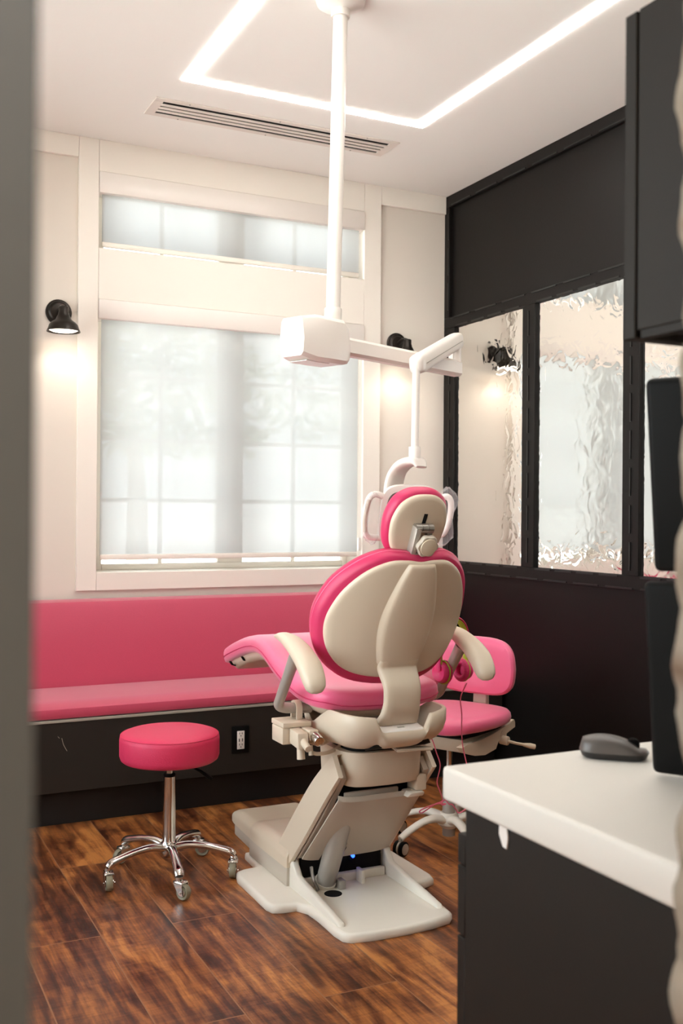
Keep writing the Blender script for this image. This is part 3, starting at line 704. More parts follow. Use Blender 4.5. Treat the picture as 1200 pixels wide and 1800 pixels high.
# ------------------------------------------------------------------ assistant chair by the black wall
def superell(hx, hy, n=4.0, seg=48, fx=lambda u, v: (u, v)):
    o = []
    for i in range(seg):
        a = 2*PI*i/seg; c, s_ = math.cos(a), math.sin(a)
        u = hx*math.copysign(abs(c)**(2/n), c); v = hy*math.copysign(abs(s_)**(2/n), s_)
        o.append(fx(u, v))
    return o
def assistant_chair():
    cx, cy = 2.200, 3.48
    F = Vector((-0.885, -0.466, 0)).normalized(); Lf = Vector((-F.y, F.x, 0))   # Lf: the sitter's left
    t = thing('operator_chair', 'small pink padded operator chair with white frame by the black panelled wall', 'chair', (2.15, 3.44, 0))
    c0 = Vector((cx, cy, 0))
    def W(f, l, z_): return c0+F*f+Lf*l+Vector((0, 0, z_))
    # seat pad
    out = superell(0.215, 0.205, 3.6, 48, lambda u, v: (u, v*(1-0.10*max(0, u/0.215))))
    def mp(u, v, w): return W(u, v, 0.468+w + (-0.020*max(0, (u-0.12)/0.1)**2 if u > 0.12 else 0.0) + 0.004*(1-(v/0.2)**2))
    MB().slab(out, [(0.035, 0.050), (0.012, 0.046), (0.003, 0.036), (0.0, 0.022), (0.003, 0.008), (0.012, 0.0)], mp).build('seat', M['pink'], t)
    out = superell(0.190, 0.165, 4, 40)
    MB().slab(out, [(0.0, 0.466), (0.0, 0.450), (0.02, 0.444)], lambda u, v, w: W(u, v, w)).build('seat_board', M['blackplastic'], t)
    # curved white seat carrier: sickle shaped side plates and bowl
    for l in (-0.150, 0.150):
        pts = [(-0.235, 0.452), (-0.225, 0.464), (-0.18, 0.452), (-0.05, 0.436), (0.06, 0.428), (0.16, 0.430), (0.205, 0.424), (0.17, 0.398), (0.10, 0.376), (0.02, 0.364), (-0.07, 0.372), (-0.09, 0.398), (-0.17, 0.420), (-0.235, 0.432)]
        b = MB(); r0 = [W(f_, l-0.012, z_) for f_, z_ in pts]; r1 = [W(f_, l+0.012, z_) for f_, z_ in pts]
        b.loft([r0, r1]).build('seat_carrier', M['shell'], t, smooth=50)
    b = MB()
    b.hexa([W(0.13, -0.137, 0.385), W(-0.08, -0.137, 0.376), W(-0.08, 0.137, 0.376), W(0.13, 0.137, 0.385), W(0.16, -0.137, 0.443), W(-0.12, -0.137, 0.443), W(-0.12, 0.137, 0.443), W(0.16, 0.137, 0.443)], 0.008, 2)
    b.build('mechanism_housing', M['shell'], t)
    # back support
    b = MB()
    b.hexa([W(-0.10, -0.032, 0.395), W(-0.255, -0.032, 0.400), W(-0.255, 0.032, 0.400), W(-0.10, 0.032, 0.395), W(-0.10, -0.032, 0.425), W(-0.225, -0.032, 0.425), W(-0.225, 0.032, 0.425), W(-0.10, 0.032, 0.425)], 0.004, 1)
    b.hexa([W(-0.228, -0.034, 0.400), W(-0.256, -0.034, 0.400), W(-0.256, 0.034, 0.400), W(-0.228, 0.034, 0.400), W(-0.236, -0.030, 0.70), W(-0.256, -0.030, 0.70), W(-0.256, 0.030, 0.70), W(-0.236, 0.030, 0.70)], 0.004, 1)
    b.build('back_support', M['shell'], t)
    # backrest pad: wide at the foot, rounded shoulders, curved round the sitter
    def shp(u, v): return (u*(1-0.10*(v/0.115) if v > 0 else 1.0), v)
    out = superell(0.185, 0.118, 3.4, 56, shp)
    def mpb(u, v, w): return W(-0.228+w+0.9*u*u-0.10*v, u, 0.672+v)
    MB().slab(out, [(0.030, 0.034), (0.010, 0.031), (0.002, 0.022), (0.0, 0.010), (0.003, -0.002), (0.012, -0.006)], mpb).build('backrest', M['pink'], t)
    # lever on the side nearest the doorway
    s0 = W(-0.150, 0.165, 0.405)
    lv = MB().cyl(W(-0.12, 0.155, 0.400), W(-0.12, 0.19, 0.398), 0.018, seg=20, bev=0.003).cyl(W(-0.13, 0.150, 0.415), W(-0.13, 0.165, 0.415), 0.024, seg=20).build('lever_hub', M['shell'], t)
    MB().tube([W(-0.12, 0.185, 0.398), W(-0.15, 0.215, 0.386), W(-0.18, 0.240, 0.378)], [0.0065, 0.0055, 0.006], 10).build('lever', M['shell'], t)
    MB().tube([W(-0.170, 0.232, 0.380), W(-0.19, 0.250, 0.375), W(-0.205, 0.264, 0.370)], [0.007, 0.011, 0.0105], 12, smooth=3).build('lever_grip', M['shell'], t)
    # column and base
    bx, by = 2.155, 3.425
    Q = Matrix.Translation((bx, by, 0))
    MB().lathe([(0, 0.24), (0.014, 0.24), (0.014, 0.385), (0, 0.385)], Q, 24).build('gas_piston', M['chrome'], t)
    MB().lathe([(0, 0.040), (0.025, 0.040), (0.025, 0.26), (0.022, 0.265), (0, 0.265)], Q, 24).build('column', M['greyarm'], t)
    MB().lathe([(0, 0.070), (0.028, 0.070), (0.042, 0.085), (0.042, 0.118), (0.032, 0.130), (0, 0.130)], Q, 32).build('base_hub', M['base'], t)
    for a, cyw in ((188, 205), (260, 200), (332, 215), (44, 190), (116, 200)):
        a = math.radians(a); dd = Vector((math.cos(a), math.sin(a), 0)); p = Vector((bx, by, 0))
        P = [p+dd*q+Vector((0, 0, z_)) for q, z_ in ((0.025, 0.104), (0.08, 0.116), (0.14, 0.108), (0.20, 0.086), (0.238, 0.066))]
        MB().tube(P, [0.026, 0.021, 0.018, 0.017, 0.015], 16, flat=0.7, smooth=5).build('base_arm', M['base'], t)
        # twin-disc caster
        w0 = p+dd*0.236; yw = math.radians(cyw); ax = Vector((-math.sin(yw), math.cos(yw), 0))
        b = MB().cyl(w0+Vector((0, 0, 0.050)), w0+Vector((0, 0, 0.066)), 0.009, seg=12)
        b.cyl(w0-ax*0.004+Vector((0, 0, 0.030)), w0+ax*0.004+Vector((0, 0, 0.030)), 0.026, seg=24)
        f = b.build('caster', M['greyarm'], t)
        for sg in (-1, 1):
            a0 = w0+ax*sg*0.005+Vector((0, 0, 0.0285)); a1 = w0+ax*sg*0.020+Vector((0, 0, 0.0285))
            MB().cyl(a0, a1, 0.028, seg=28, bev=0.003).build('wheel', M['blackplastic'], f)
            MB().cyl(a1, a1+ax*sg*0.0025, 0.021, seg=24, bev=0.001).build('wheel_cap', M['taupe'], f)
assistant_chair()

# ------------------------------------------------------------------ dental chair
CX = 1.57
def yz(x, pts): return [(x, p[0], p[1]) for p in pts]
dc = thing('dental_chair', 'large reclining dental chair with pink upholstery and ivory shell in the middle of the room', 'dental chair', (CX, 3.2, 0))

# floor plate with side wings and upstand rails
def plate():
    half = [(0.0, 2.742), (0.10, 2.746), (0.175, 2.760), (0.196, 2.782), (0.202, 2.83), (0.200, 2.95), (0.205, 3.02), (0.225, 3.058), (0.27, 3.062), (0.305, 3.075), (0.314, 3.11), (0.312, 3.38), (0.300, 3.42), (0.27, 3.435), (0.215, 3.44), (0.205, 3.50), (0.20, 3.60), (0, 3.60)]
    o = [(CX+x, y) for x, y in half]+[(CX-x, y) for x, y in half[::-1][1:-1]]
    b = MB().slab([Vector(p) for p in o], [(0.014, 0.030), (0.006, 0.028), (0.001, 0.021), (0.0, 0.006), (0.003, 0.0005)], lambda u, v, w: (u, v, w), steps=1)
    return b.build('floor_plate', M['base'], dc, smooth=50)
plate()
for s_ in (-1, 1):
    xo = CX+s_*0.176
    pts = [(2.815, 0.024), (2.828, 0.040), (2.90, 0.050), (3.05, 0.068), (3.145, 0.082), (3.19, 0.128), (3.24, 0.135), (3.24, 0.024)]
    MB().prism(pts, 0, xo-0.012, xo+0.012, 0.006, 2).build('side_rail', M['base'], dc, smooth=60)
# raised rear edge and cross member inside
MB().box((CX-0.16, 3.165, 0.029), (CX+0.16, 3.185, 0.060), 0.004).box((CX+0.045, 3.12, 0.029), (CX+0.058, 3.165, 0.075), 0.003).build('cross_member', M['base'], dc)
MB().box((CX-0.155, 3.185, 0.029), (CX+0.155, 3.40, 0.125), 0.005).build('mechanism_well', M['dark'], dc)
# two-tier pump cover towards the foot end
b = MB()
b.hexa([(CX-0.200, 3.205, 0.029), (CX+0.200, 3.205, 0.029), (CX+0.200, 3.56, 0.029), (CX-0.200, 3.56, 0.029), (CX-0.198, 3.205, 0.094), (CX+0.198, 3.205, 0.094), (CX+0.198, 3.56, 0.094), (CX-0.198, 3.56, 0.094)], 0.006, 2)
b.hexa([(CX-0.150, 3.5605, 0.0005), (CX+0.150, 3.5605, 0.0005), (CX+0.132, 3.90, 0.0005), (CX-0.132, 3.90, 0.0005), (CX-0.150, 3.5605, 0.058), (CX+0.150, 3.5605, 0.058), (CX+0.132, 3.90, 0.058), (CX-0.132, 3.90, 0.058)], 0.008, 2)
b.build('pump_housing', M['taupe'], dc)
def cover():
    b = MB(); rings = []
    for y, hw_, zt in ((3.200, 0.200, 0.156), (3.206, 0.204, 0.162), (3.40, 0.204, 0.166), (3.50, 0.203, 0.163), (3.548, 0.200, 0.155), (3.566, 0.192, 0.140), (3.572, 0.182, 0.126), (3.578, 0.163, 0.122), (3.62, 0.161, 0.121), (3.80, 0.152, 0.116), (3.87, 0.147, 0.108), (3.905, 0.140, 0.094), (3.915, 0.130, 0.075)):
        zb = 0.0945 if y < 3.571 else 0.0585
        r = [(CX-hw_, y, zb), (CX-hw_, y, zb+(zt-zb)*0.45)]
        q = (zt-zb)*0.55
        for k in range(1, 7):
            a = PI/2*k/6; r.append((CX-hw_+min(q*1.1, 0.05)*(1-math.cos(a)), y, zb+(zt-zb)*0.45+q*math.sin(a)))
        r += [(2*CX-p[0], p[1], p[2]) for p in r[::-1]]
        rings.append(r)
    b.loft(rings).build('pump_cover', M['shell'], dc, smooth=35)
cover()
# lift arm: ivory side covers, taupe rear panel with a notch for the actuator
def lift():
    back = [(2.862, 0.462), (2.93, 0.395), (3.02, 0.295), (3.12, 0.185), (3.205, 0.100)]
    front = [(2.905, 0.540), (2.96, 0.500), (3.05, 0.425), (3.16, 0.31), (3.27, 0.185), (3.325, 0.112)]
    for s_ in (-1, 1):
        def xx(z_, o): return CX+s_*(0.158+0.020*(1-(z_-0.1)/0.44)+o)*1.0
        P = catmull([(0, p[0], p[1]) for p in [(2.850, 0.478)]+back[1:]+[(3.255, 0.078)]], 4); Q = catmull([(0, p[0], p[1]) for p in front], 4)
        n_ = min(len(P), len(Q))
        import_ = []
        rings = []
        for i in range(n_):
            a = P[int(i*(len(P)-1)/(n_-1))]; c = Q[int(i*(len(Q)-1)/(n_-1))]
            k = lambda o_, v: (xx(v.z, o_), v.y, v.z)
            a2 = a.lerp(c, 0.04); c2 = c.lerp(a, 0.04)
            rings.append([k(0.006, a), k(0.016, a2), k(0.0165, c2), k(0.006, c), k(-0.016, c), k(-0.016, c2), k(0.0, c2), k(0.0, a2)])
        MB().loft(rings).build('lift_arm_cover', M['shell'], dc, smooth=50)
        # inner structural cheek
        w0, w1 = xx(0.3, -0.022), xx(0.3, -0.0025)
        pts = [(2.868, 0.468), (2.95, 0.365), (3.06, 0.240), (3.16, 0.135), (3.26, 0.10), (3.20, 0.20), (3.10, 0.33), (2.93, 0.49), (2.90, 0.505)]
        rings = [[(xx(p[1], o_), p[0]+0.004, p[1]) for p in pts] for o_ in (-0.022, -0.0025)]
        MB().loft(rings).build('lift_arm_cheek', M['taupe'], dc, smooth=40)
    # rear panel as a grid in (x, s): s runs from top to bottom
    nx, ns = 40, 40; top = Vector((0, 2.893, 0.400)); bot = Vector((0, 3.150, 0.135)); d = bot-top
    nrm = Vector((0, -d.z, d.y)).normalized()*-1.0
    if nrm.y > 0: nrm = -nrm
    def half(s_): return 0.154+0.012*s_
    def inside(u, s_):
        # notch at the lower left, low cut-outs at the top for the linkage
        x = u*half(s_)
        if s_ > 0.70 and abs(x+0.068) < 0.040*math.sqrt(max(0, 1-((0.86-s_)/0.16)**2) if s_ < 0.86 else 1): return False
        return True
    b = MB(); idx = {}
    def V(i, j, w):
        k = (i, j, w)
        if k not in idx:
            u = -1+2*i/nx; s_ = j/ns; p = top+d*s_; x = CX+u*half(s_)
            bul = 0.012*(1-abs(u)**6)+0.010*math.exp(-((u+0.78)/0.16)**2)*0
            edge = 0.010 if s_ < 0.02 else 0
            q = p+nrm*(bul-edge-(0.004 if w else 0)); idx[k] = len(b.v); b.v.append((x, q.y, q.z))
        return idx[k]
    cell = [[inside(-1+2*(i+0.5)/nx, (j+0.5)/ns) for j in range(ns)] for i in range(nx)]
    for i in range(nx):
        for j in range(ns):
            if not cell[i][j]: continue
            b.f.append((V(i, j, 0), V(i+1, j, 0), V(i+1, j+1, 0), V(i, j+1, 0))); b.f.append((V(i, j+1, 1), V(i+1, j+1, 1), V(i+1, j, 1), V(i, j, 1)))
            for di, dj, e in ((-1, 0, ((i, j+1), (i, j))), (1, 0, ((i+1, j), (i+1, j+1))), (0, -1, ((i, j), (i+1, j))), (0, 1, ((i+1, j+1), (i, j+1)))):
                a_, c_ = i+di, j+dj
                if not (0 <= a_ < nx and 0 <= c_ < ns) or not cell[a_][c_]:
                    b.f.append((V(*e[0], 0), V(*e[1], 0), V(*e[1], 1), V(*e[0], 1)))
    b.build('rear_panel', M['taupe'], dc, smooth=45)
    MB().box((CX-0.125, 2.912, 0.392), (CX+0.07, 2.925, 0.412), 0.004).build('upper_lip', M['taupe'], dc)
    MB().box((CX-0.128, 2.950, 0.36), (CX+0.128, 3.05, 0.445), 0.01).build('lift_mechanism', M['dark'], dc)
    MB().hexa([(CX+0.075, 2.866, 0.385), (CX+0.138, 2.866, 0.385), (CX+0.138, 2.92, 0.385), (CX+0.075, 2.92, 0.385), (CX+0.085, 2.856, 0.402), (CX+0.138, 2.856, 0.402), (CX+0.138, 2.92, 0.402), (CX+0.085, 2.92, 0.402)], 0.006, 2).build('latch', M['base'], dc)
    MB().box((CX+0.112, 2.868, 0.402), (CX+0.150, 2.93, 0.455), 0.006).build('latch_bracket', M['shell'], dc)
lift()
MB().tube([(1.490, 3.150, 0.040), (1.490, 3.105, 0.13), (1.492, 3.02, 0.30)], [0.033, 0.034, 0.034], 28).build('actuator', M['greyarm'], dc)
MB().cyl((1.490, 3.155, 0.031), (1.490, 3.143, 0.055), 0.037, 0.037, 28).build('actuator_foot', M['base'], dc)
MB().lathe([(0, 0.0302), (0.030, 0.0302), (0.030, 0.031), (0, 0.031)], Matrix.Translation((1.487, 3.080, 0)), 24).build('plate_hole', M['dark'], dc)
MB().box((1.520, 3.10, 0.030), (1.545, 3.135, 0.060), 0.003).build('sensor_bracket', M['greyarm'], dc)
MB().tube([(1.443, 3.16, 0.10), (1.437, 3.13, 0.07), (1.450, 3.12, 0.034)], 0.006, 8, smooth=4).build('hydraulic_fitting', M['steel'], dc)
MB().box((CX+0.022, 3.1645, 0.10), (CX+0.038, 3.186, 0.126)).build('light_housing', M['dark'], dc)
MB().cyl((CX+0.030, 3.164, 0.118), (CX+0.030, 3.156, 0.116), 0.006, seg=10).build('indicator_light', M['blueled'], dc)

# pedestal block under the seat
out = superell(0.146, 0.125, 5, 56)
MB().slab(out, [(0.0, 0.548), (0.0, 0.546), (0.003, 0.50), (0.005, 0.452), (0.011, 0.439), (0.03, 0.434)], lambda u, v, w: (CX+0.002+u, 2.985+v-0.018*max(0, 1-(u/0.14)**2)*(1 if v < 0 else 0), w), steps=2).build('pedestal_block', M['shell'], dc, smooth=50)
MB().slab(superell(0.12, 0.10, 4, 40), [(0, 0.575), (0, 0.548)], lambda u, v, w: (CX+u, 2.965+v, w), steps=1).build('swivel_plate', M['dark'], dc)
MB().hexa([(CX+0.00, 2.800, 0.552), (CX+0.120, 2.78, 0.552), (CX+0.125, 2.80, 0.552), (CX+0.01, 2.86, 0.552), (CX+0.00, 2.800, 0.562), (CX+0.120, 2.78, 0.562), (CX+0.125, 2.80, 0.562), (CX+0.01, 2.86, 0.562)], 0.003, 1).build('swivel_lever', M['shell'], dc)

# bowl-shaped seat housing with a saddle cut for the backrest arm
def housing():
    # rings from top to bottom; outline changes with depth; the rear rim is scooped in the middle
    n = 180; rings = []
    def outl(k, hw_, yr, yf, e=5.0):
        a = 2*PI*k/n; c, s_ = math.cos(a), math.sin(a)
        u = hw_*math.copysign(abs(c)**(2/e), c); v = math.copysign(abs(s_)**(2/e), s_)
        y = (yr+yf)/2+v*(yf-yr)/2
        return u, y
    def rim(u, y):
        z_ = 0.660
        au = abs(u)
        # rear saddle between the two horns
        if y < 2.90:
            if au < 0.076: return 0.628
            if au < 0.100: z_ = 0.628+(au-0.076)/0.024*0.046
            else: z_ = 0.676+0.008*min(1, (au-0.10)/0.08)
            return z_
        # side rim dips behind the horn and rises again to the arm pivot
        t_ = (y-2.90)/0.25
        return 0.684-0.062*math.sin(min(1, t_/0.62)*PI/2)**1.6 + (0.055*max(0, (t_-0.62)/0.38) if t_ > 0.62 else 0)
    levels = [(0.0, 0.0, 0.0), (0.02, 0.002, 0.12), (0.0, 0.0, 0.0)]
    hw0, yr0, yf0 = 0.190, 2.752, 3.170
    base = [outl(k, hw0, yr0, yf0) for k in range(n)]
    inn = [outl(k, hw0-0.012, yr0+0.012, yf0-0.012) for k in range(n)]
    rings.append([(CX+inn[k][0]*0.9, inn[k][1]*0.9+0.1*2.95, 0.600) for k in range(n)])
    rings.append([(CX+inn[k][0], inn[k][1], rim(*base[k])-0.012 if rim(*base[k]) > 0.64 else 0.618) for k in range(n)])
    rings.append([(CX+inn[k][0], inn[k][1], rim(*base[k])-0.001) for k in range(n)])
    rings.append([(CX+(inn[k][0]+base[k][0]*3)/4, (inn[k][1]+base[k][1]*3)/4, rim(*base[k])) for k in range(n)])
    rings.append([(CX+base[k][0], base[k][1], rim(*base[k])-0.004) for k in range(n)])
    for tt, hw_, yr, yf, zb in ((0.30, 0.190, 2.748, 3.165, 0), (0.55, 0.186, 2.756, 3.15, 0), (0.75, 0.176, 2.775, 3.12, 0), (0.90, 0.158, 2.800, 3.07, 0), (0.97, 0.140, 2.825, 3.04, 0), (1.0, 0.12, 2.850, 3.01, 0)):
        o = [outl(k, hw_, yr, yf, 5-1.5*tt) for k in range(n)]
        rings.append([(CX+o[k][0], o[k][1], (rim(*base[k])-0.004)*(1-tt)+0.562*tt) for k in range(n)])
    MB().loft(rings).build('seat_housing', M['shell'], dc, smooth=55)
    MB().hexa([(CX-0.074, 2.757, 0.610), (CX+0.074, 2.757, 0.610), (CX+0.074, 2.86, 0.610), (CX-0.074, 2.86, 0.610), (CX-0.074, 2.757, 0.632), (CX+0.074, 2.757, 0.632), (CX+0.074, 2.86, 0.655), (CX-0.074, 2.86, 0.655)], 0.005, 2).build('hinge_cover', M['whiteplastic'], dc)
    MB().hexa([(CX-0.012, 2.773, 0.634), (CX+0.012, 2.773, 0.634), (CX+0.012, 2.781, 0.636), (CX-0.012, 2.781, 0.636), (CX-0.012, 2.773, 0.6362), (CX+0.012, 2.773, 0.6362), (CX+0.012, 2.781, 0.638), (CX-0.012, 2.781, 0.638)]).build('logo_mark', M['greyarm'], dc)
    MB().hexa([(CX-0.10, 2.792, 0.574), (CX+0.12, 2.792, 0.574), (CX+0.12, 2.83, 0.560), (CX-0.10, 2.83, 0.560), (CX-0.085, 2.776, 0.592), (CX+0.10, 2.776, 0.592), (CX+0.12, 2.83, 0.596), (CX-0.10, 2.83, 0.596)], 0.003, 1).build('housing_slot', M['dark'], dc)
housing()

# seat upholstery: one long contoured pad from the tail to the foot rest
def seatpad():
    prof = [(2.865, 0.728), (2.90, 0.738), (3.00, 0.738), (3.12, 0.752), (3.24, 0.786), (3.36, 0.826), (3.45, 0.844), (3.54, 0.846), (3.65, 0.832), (3.78, 0.802), (3.92, 0.764), (4.02, 0.735)]
    P = catmull([(0, a, c) for a, c in prof], 4)
    L = [0]
    for a, c in zip(P[:-1], P[1:]): L.append(L[-1]+(c-a).length)
    T = L[-1]
    def at(v):
        v = min(max(v, 0), T-1e-6)
        i = max(k for k in range(len(L)) if L[k] <= v); i = min(i, len(P)-2); q = (v-L[i])/(L[i+1]-L[i])
        p = P[i].lerp(P[i+1], q); t_ = (P[i+1]-P[i]).normalized(); return p, Vector((0, -t_.z, t_.y))
    half = [(0.0, -0.005), (0.12, -0.002), (0.185, 0.015), (0.222, 0.06), (0.236, 0.13), (0.236, 0.25), (0.228, 0.42), (0.212, 0.60), (0.196, 0.75), (0.182, 0.92), (0.172, 1.06), (0.160, 1.14), (0.135, 1.175), (0.07, 1.188), (0.0, 1.190)]
    k = T/1.190
    o = [(x, y*k) for x, y in half]+[(-x, y*k) for x, y in half[::-1][1:-1]]
    o = [(p.x, p.y) for p in catmull_closed([(a, c, 0) for a, c in o], 3)]
    def mp(u, v, w):
        p, n_ = at(v); ex = 0
        if v < 0: p = p+Vector((0, v, v*0.2)); 
        dish = 0.018*min(1, (abs(u)/0.2)**2.0)*max(0, 1-abs(v-0.25)/0.5) # raised sides in the seat area
        q = p+n_*(w+dish); return (CX+u, q.y, q.z)
    b = MB().slab(o, [(0.040, 0.000), (0.018, -0.003), (0.006, -0.011), (0.001, -0.022), (0.0, -0.034), (0.001, -0.046), (0.004, -0.058), (0.014, -0.064)], mp, steps=10)
    ob = b.build('seat_upholstery', M['pink'], dc, smooth=60)
    # piping along the lower third
    n_ = len(o); c = [mp(o[i][0], o[i][1], -0.040) for i in range(n_)]
    cc = Vector((CX, 3.4, 0)); rings = []
    pts = [Vector(p) for p in c]
    for i in range(n_):
        t_ = (pts[(i+1) % n_]-pts[i-1]).normalized(); out_ = Vector((t_.y, -t_.x, 0)).normalized()
        if out_.dot(Vector((pts[i].x-CX, (pts[i].y-3.4)*0.3, 0))) < 0: out_ = -out_
        w = t_.cross(out_)
        rings.append([pts[i]+out_*0.0022*math.cos(a*PI/3)+w*0.0022*math.sin(a*PI/3) for a in range(6)])
    MB().loft(rings, closed=True).build('piping', M['pinkshaded'], ob)
    # carrier plate below
    o2 = [(x*0.86, y*0.92+0.06) for x, y in o]
    MB().slab(o2, [(0.0, -0.0645), (0.004, -0.078), (0.02, -0.094)], mp, steps=8).build('seat_carrier', M['shell'], dc, smooth=50)
    # elastic straps of the foot cover
    b = MB()
    for s_ in (-1, 1):
        for v in (0.93, 1.07):
            p, nn = at(v*k); q = p-nn*0.070
            b.tube([(CX+s_*0.166, q.y-0.02, q.z+0.004), (CX+s_*0.150, q.y, q.z-0.012), (CX+s_*0.120, q.y+0.02, q.z-0.022)], 0.006, 8, flat=0.4)
    b.build('cover_straps', M['blackplastic'], dc)
seatpad()

# backrest: cushion, moulded shell, raised spine
NB = Vector((0, 0.906, 0.423)); TB = Vector((0, -0.423, 0.906)); PB = Vector((CX, 2.656, 1.134))
def bmap(u, v, w): return tuple(PB+Vector((u, 0, 0))+TB*v+NB*(1.3*u*u+w))
def sym(half, n=4):
    o = half+[(-x, y) for x, y in half[::-1][1:-1]]
    return [(p.x, p.y) for p in catmull_closed([(a, c, 0) for a, c in o], n)]
shell_half = [(0.0, 0.018), (0.045, 0.022), (0.10, 0.014), (0.160, -0.028), (0.208, -0.098), (0.234, -0.172), (0.241, -0.230), (0.232, -0.285), (0.208, -0.333), (0.170, -0.366), (0.110, -0.383), (0.0, -0.387)]
cush_half = [(0.0, 0.032), (0.06, 0.038), (0.115, 0.030), (0.176, -0.012), (0.228, -0.082), (0.256, -0.160), (0.264, -0.225), (0.256, -0.292), (0.230, -0.352), (0.186, -0.396), (0.120, -0.417), (0.0, -0.421)]
bc = MB().slab(sym(cush_half), [(0.040, 0.082), (0.016, 0.078), (0.004, 0.066), (0.0, 0.050), (0.0, 0.034), (0.003, 0.018), (0.012, 0.012)], bmap, steps=8).build('backrest_cushion', M['pinkshaded'], dc, smooth=60)
rings = []
oo = sym(cush_half)
pts = [Vector(bmap(u*0.999, v, 0.040)) for u, v in oo]; n_ = len(pts); ctr = sum(pts, Vector())/n_
for i in range(n_):
    t_ = (pts[(i+1) % n_]-pts[i-1]).normalized(); o_ = (pts[i]-ctr); o_ = (o_-t_*o_.dot(t_)).normalized(); w_ = t_.cross(o_)
    rings.append([pts[i]+o_*0.0022*math.cos(a*PI/3)+w_*0.0022*math.sin(a*PI/3) for a in range(6)])
MB().loft(rings, closed=True).build('piping', M['pink'], bc)
bs = MB().slab(sym(shell_half), [(0.0, 0.012), (0.0, 0.006), (0.003, 0.0015), (0.010, 0.0), (0.02, 0.0)], bmap, steps=8).build('backrest_shell', M['shell'], dc, smooth=60)
def spine():
    rows = [(0.014, 0.042, 0.009), (0.006, 0.046, 0.014), (-0.03, 0.058, 0.015), (-0.09, 0.073, 0.016), (-0.15, 0.084, 0.016), (-0.20, 0.087, 0.016), (-0.25, 0.084, 0.016), (-0.29, 0.077, 0.016), (-0.318, 0.071, 0.016), (-0.334, 0.068, 0.010)]
    R = catmull(rows, 3); rings = []
    for r in R:
        v, hw_, h_ = r; ring = []
        prof = [(-1.13, 0.0), (-1.04, 0.25), (-0.98, 0.62), (-0.92, 0.86), (-0.82, 0.97), (-0.6, 1.0), (-0.3, 1.03), (0, 1.04)]
        prof = prof+[(-a, c) for a, c in prof[::-1][1:]]
        for a, c in prof: ring.append(bmap(a*hw_, v, -h_*c+0.002))
        for a in (0.6, 0.0, -0.6): ring.append(bmap(a*hw_, v, 0.004))
        rings.append(ring)
    MB().loft(rings).build('backrest_spine', M['shell'], dc, smooth=50)
    # curved arm from the seat hinge up into the spine
    P = [bmap(0, -0.318, 0.000), bmap(0, -0.350, -0.004), (CX, 2.770, 0.765), (CX, 2.770, 0.715), (CX, 2.784, 0.675), (CX, 2.812, 0.640)]
    W_ = [0.068, 0.068, 0.063, 0.062, 0.066, 0.076]
    Pc = catmull([Vector(p) for p in P], 5); rings = []
    for i, p in enumerate(Pc):
        t_ = i/5; k = min(int(t_), len(W_)-2); hw_ = W_[k]+(W_[k+1]-W_[k])*(t_-k)
        a = Pc[max(i-1, 0)]; c = Pc[min(i+1, len(Pc)-1)]; d = (c-a).normalized(); n_ = Vector((0, -d.z, d.y)); n_ = n_ if n_.y < 0 else -n_
        ring = []
        for a_, c_ in ((-1, -0.6), (-1, 0.2), (-0.97, 0.6), (-0.85, 0.9), (-0.5, 1.0), (0, 1.05), (0.5, 1.0), (0.85, 0.9), (0.97, 0.6), (1, 0.2), (1, -0.6), (0.85, -1), (-0.85, -1)):
            q = p+n_*c_*0.013; ring.append((CX+a_*hw_, q.y, q.z))
        rings.append(ring)
    MB().loft(rings).build('backrest_arm', M['shell'], dc, smooth=50)
spine()

# headrest: cushion, shell, slotted bracket and knob
PH = PB+NB*0.066-TB*0.030
def hmap(u, v, w): return tuple(PH-TB*0.012+Vector((u*1.02, 0, 0))+TB*(v*1.02)+NB*(0.8*u*u+w))
hs_half = [(0.0, 0.249), (0.040, 0.243), (0.074, 0.217), (0.091, 0.172), (0.091, 0.128), (0.081, 0.085), (0.060, 0.057), (0.030, 0.044), (0.0, 0.041)]
hc_half = [(0.0, 0.259), (0.045, 0.253), (0.083, 0.225), (0.101, 0.175), (0.101, 0.125), (0.090, 0.078), (0.068, 0.048), (0.035, 0.033), (0.0, 0.030)]
MB().slab(sym(hc_half), [(0.03, 0.062), (0.012, 0.059), (0.003, 0.050), (0.0, 0.036), (0.001, 0.022), (0.006, 0.013), (0.014, 0.010)], hmap, steps=6).build('headrest_cushion', M['hotpink'] if False else M['pinkshaded'], dc, smooth=60)
MB().slab(sym(hs_half), [(0.0, 0.010), (0.0, 0.003), (0.004, -0.003), (0.014, -0.005)], hmap, steps=6).build('headrest_shell', M['shell'], dc, smooth=60)
def hb(u, v, w): return hmap(u, v, w)
b = MB(); b.tube([hb(0.006, 0.155, -0.006), hb(0.008, 0.192, -0.0058)], [0.0065, 0.0065], 12, flat=0.15, up=tuple(NB))
b.build('headrest_slot', M['dark'], dc)
def hexb(u0, u1, v0, v1, w0, w1, bev, name, m, lean=0.0, bm_=None):
    f_ = lambda u, v, w: tuple(PH+Vector((u, 0, 0))+TB*v+NB*w)
    return (bm_ or MB()).hexa([f_(u0, v0, w1), f_(u1, v0, w1), f_(u1, v0, w0), f_(u0, v0, w0), f_(u0+lean, v1, w1), f_(u1+lean, v1, w1), f_(u1+lean, v1, w0), f_(u0+lean, v1, w0)], bev, 2)
b = MB()
hexb(-0.030, -0.012, 0.036, 0.150, -0.036, -0.004, 0.003, '', None, 0.0, b)
hexb(-0.030, 0.026, 0.036, 0.066, -0.036, -0.004, 0.003, '', None, 0.0, b)
b.build('headrest_bracket', M['greyarm'], dc)
b = MB()
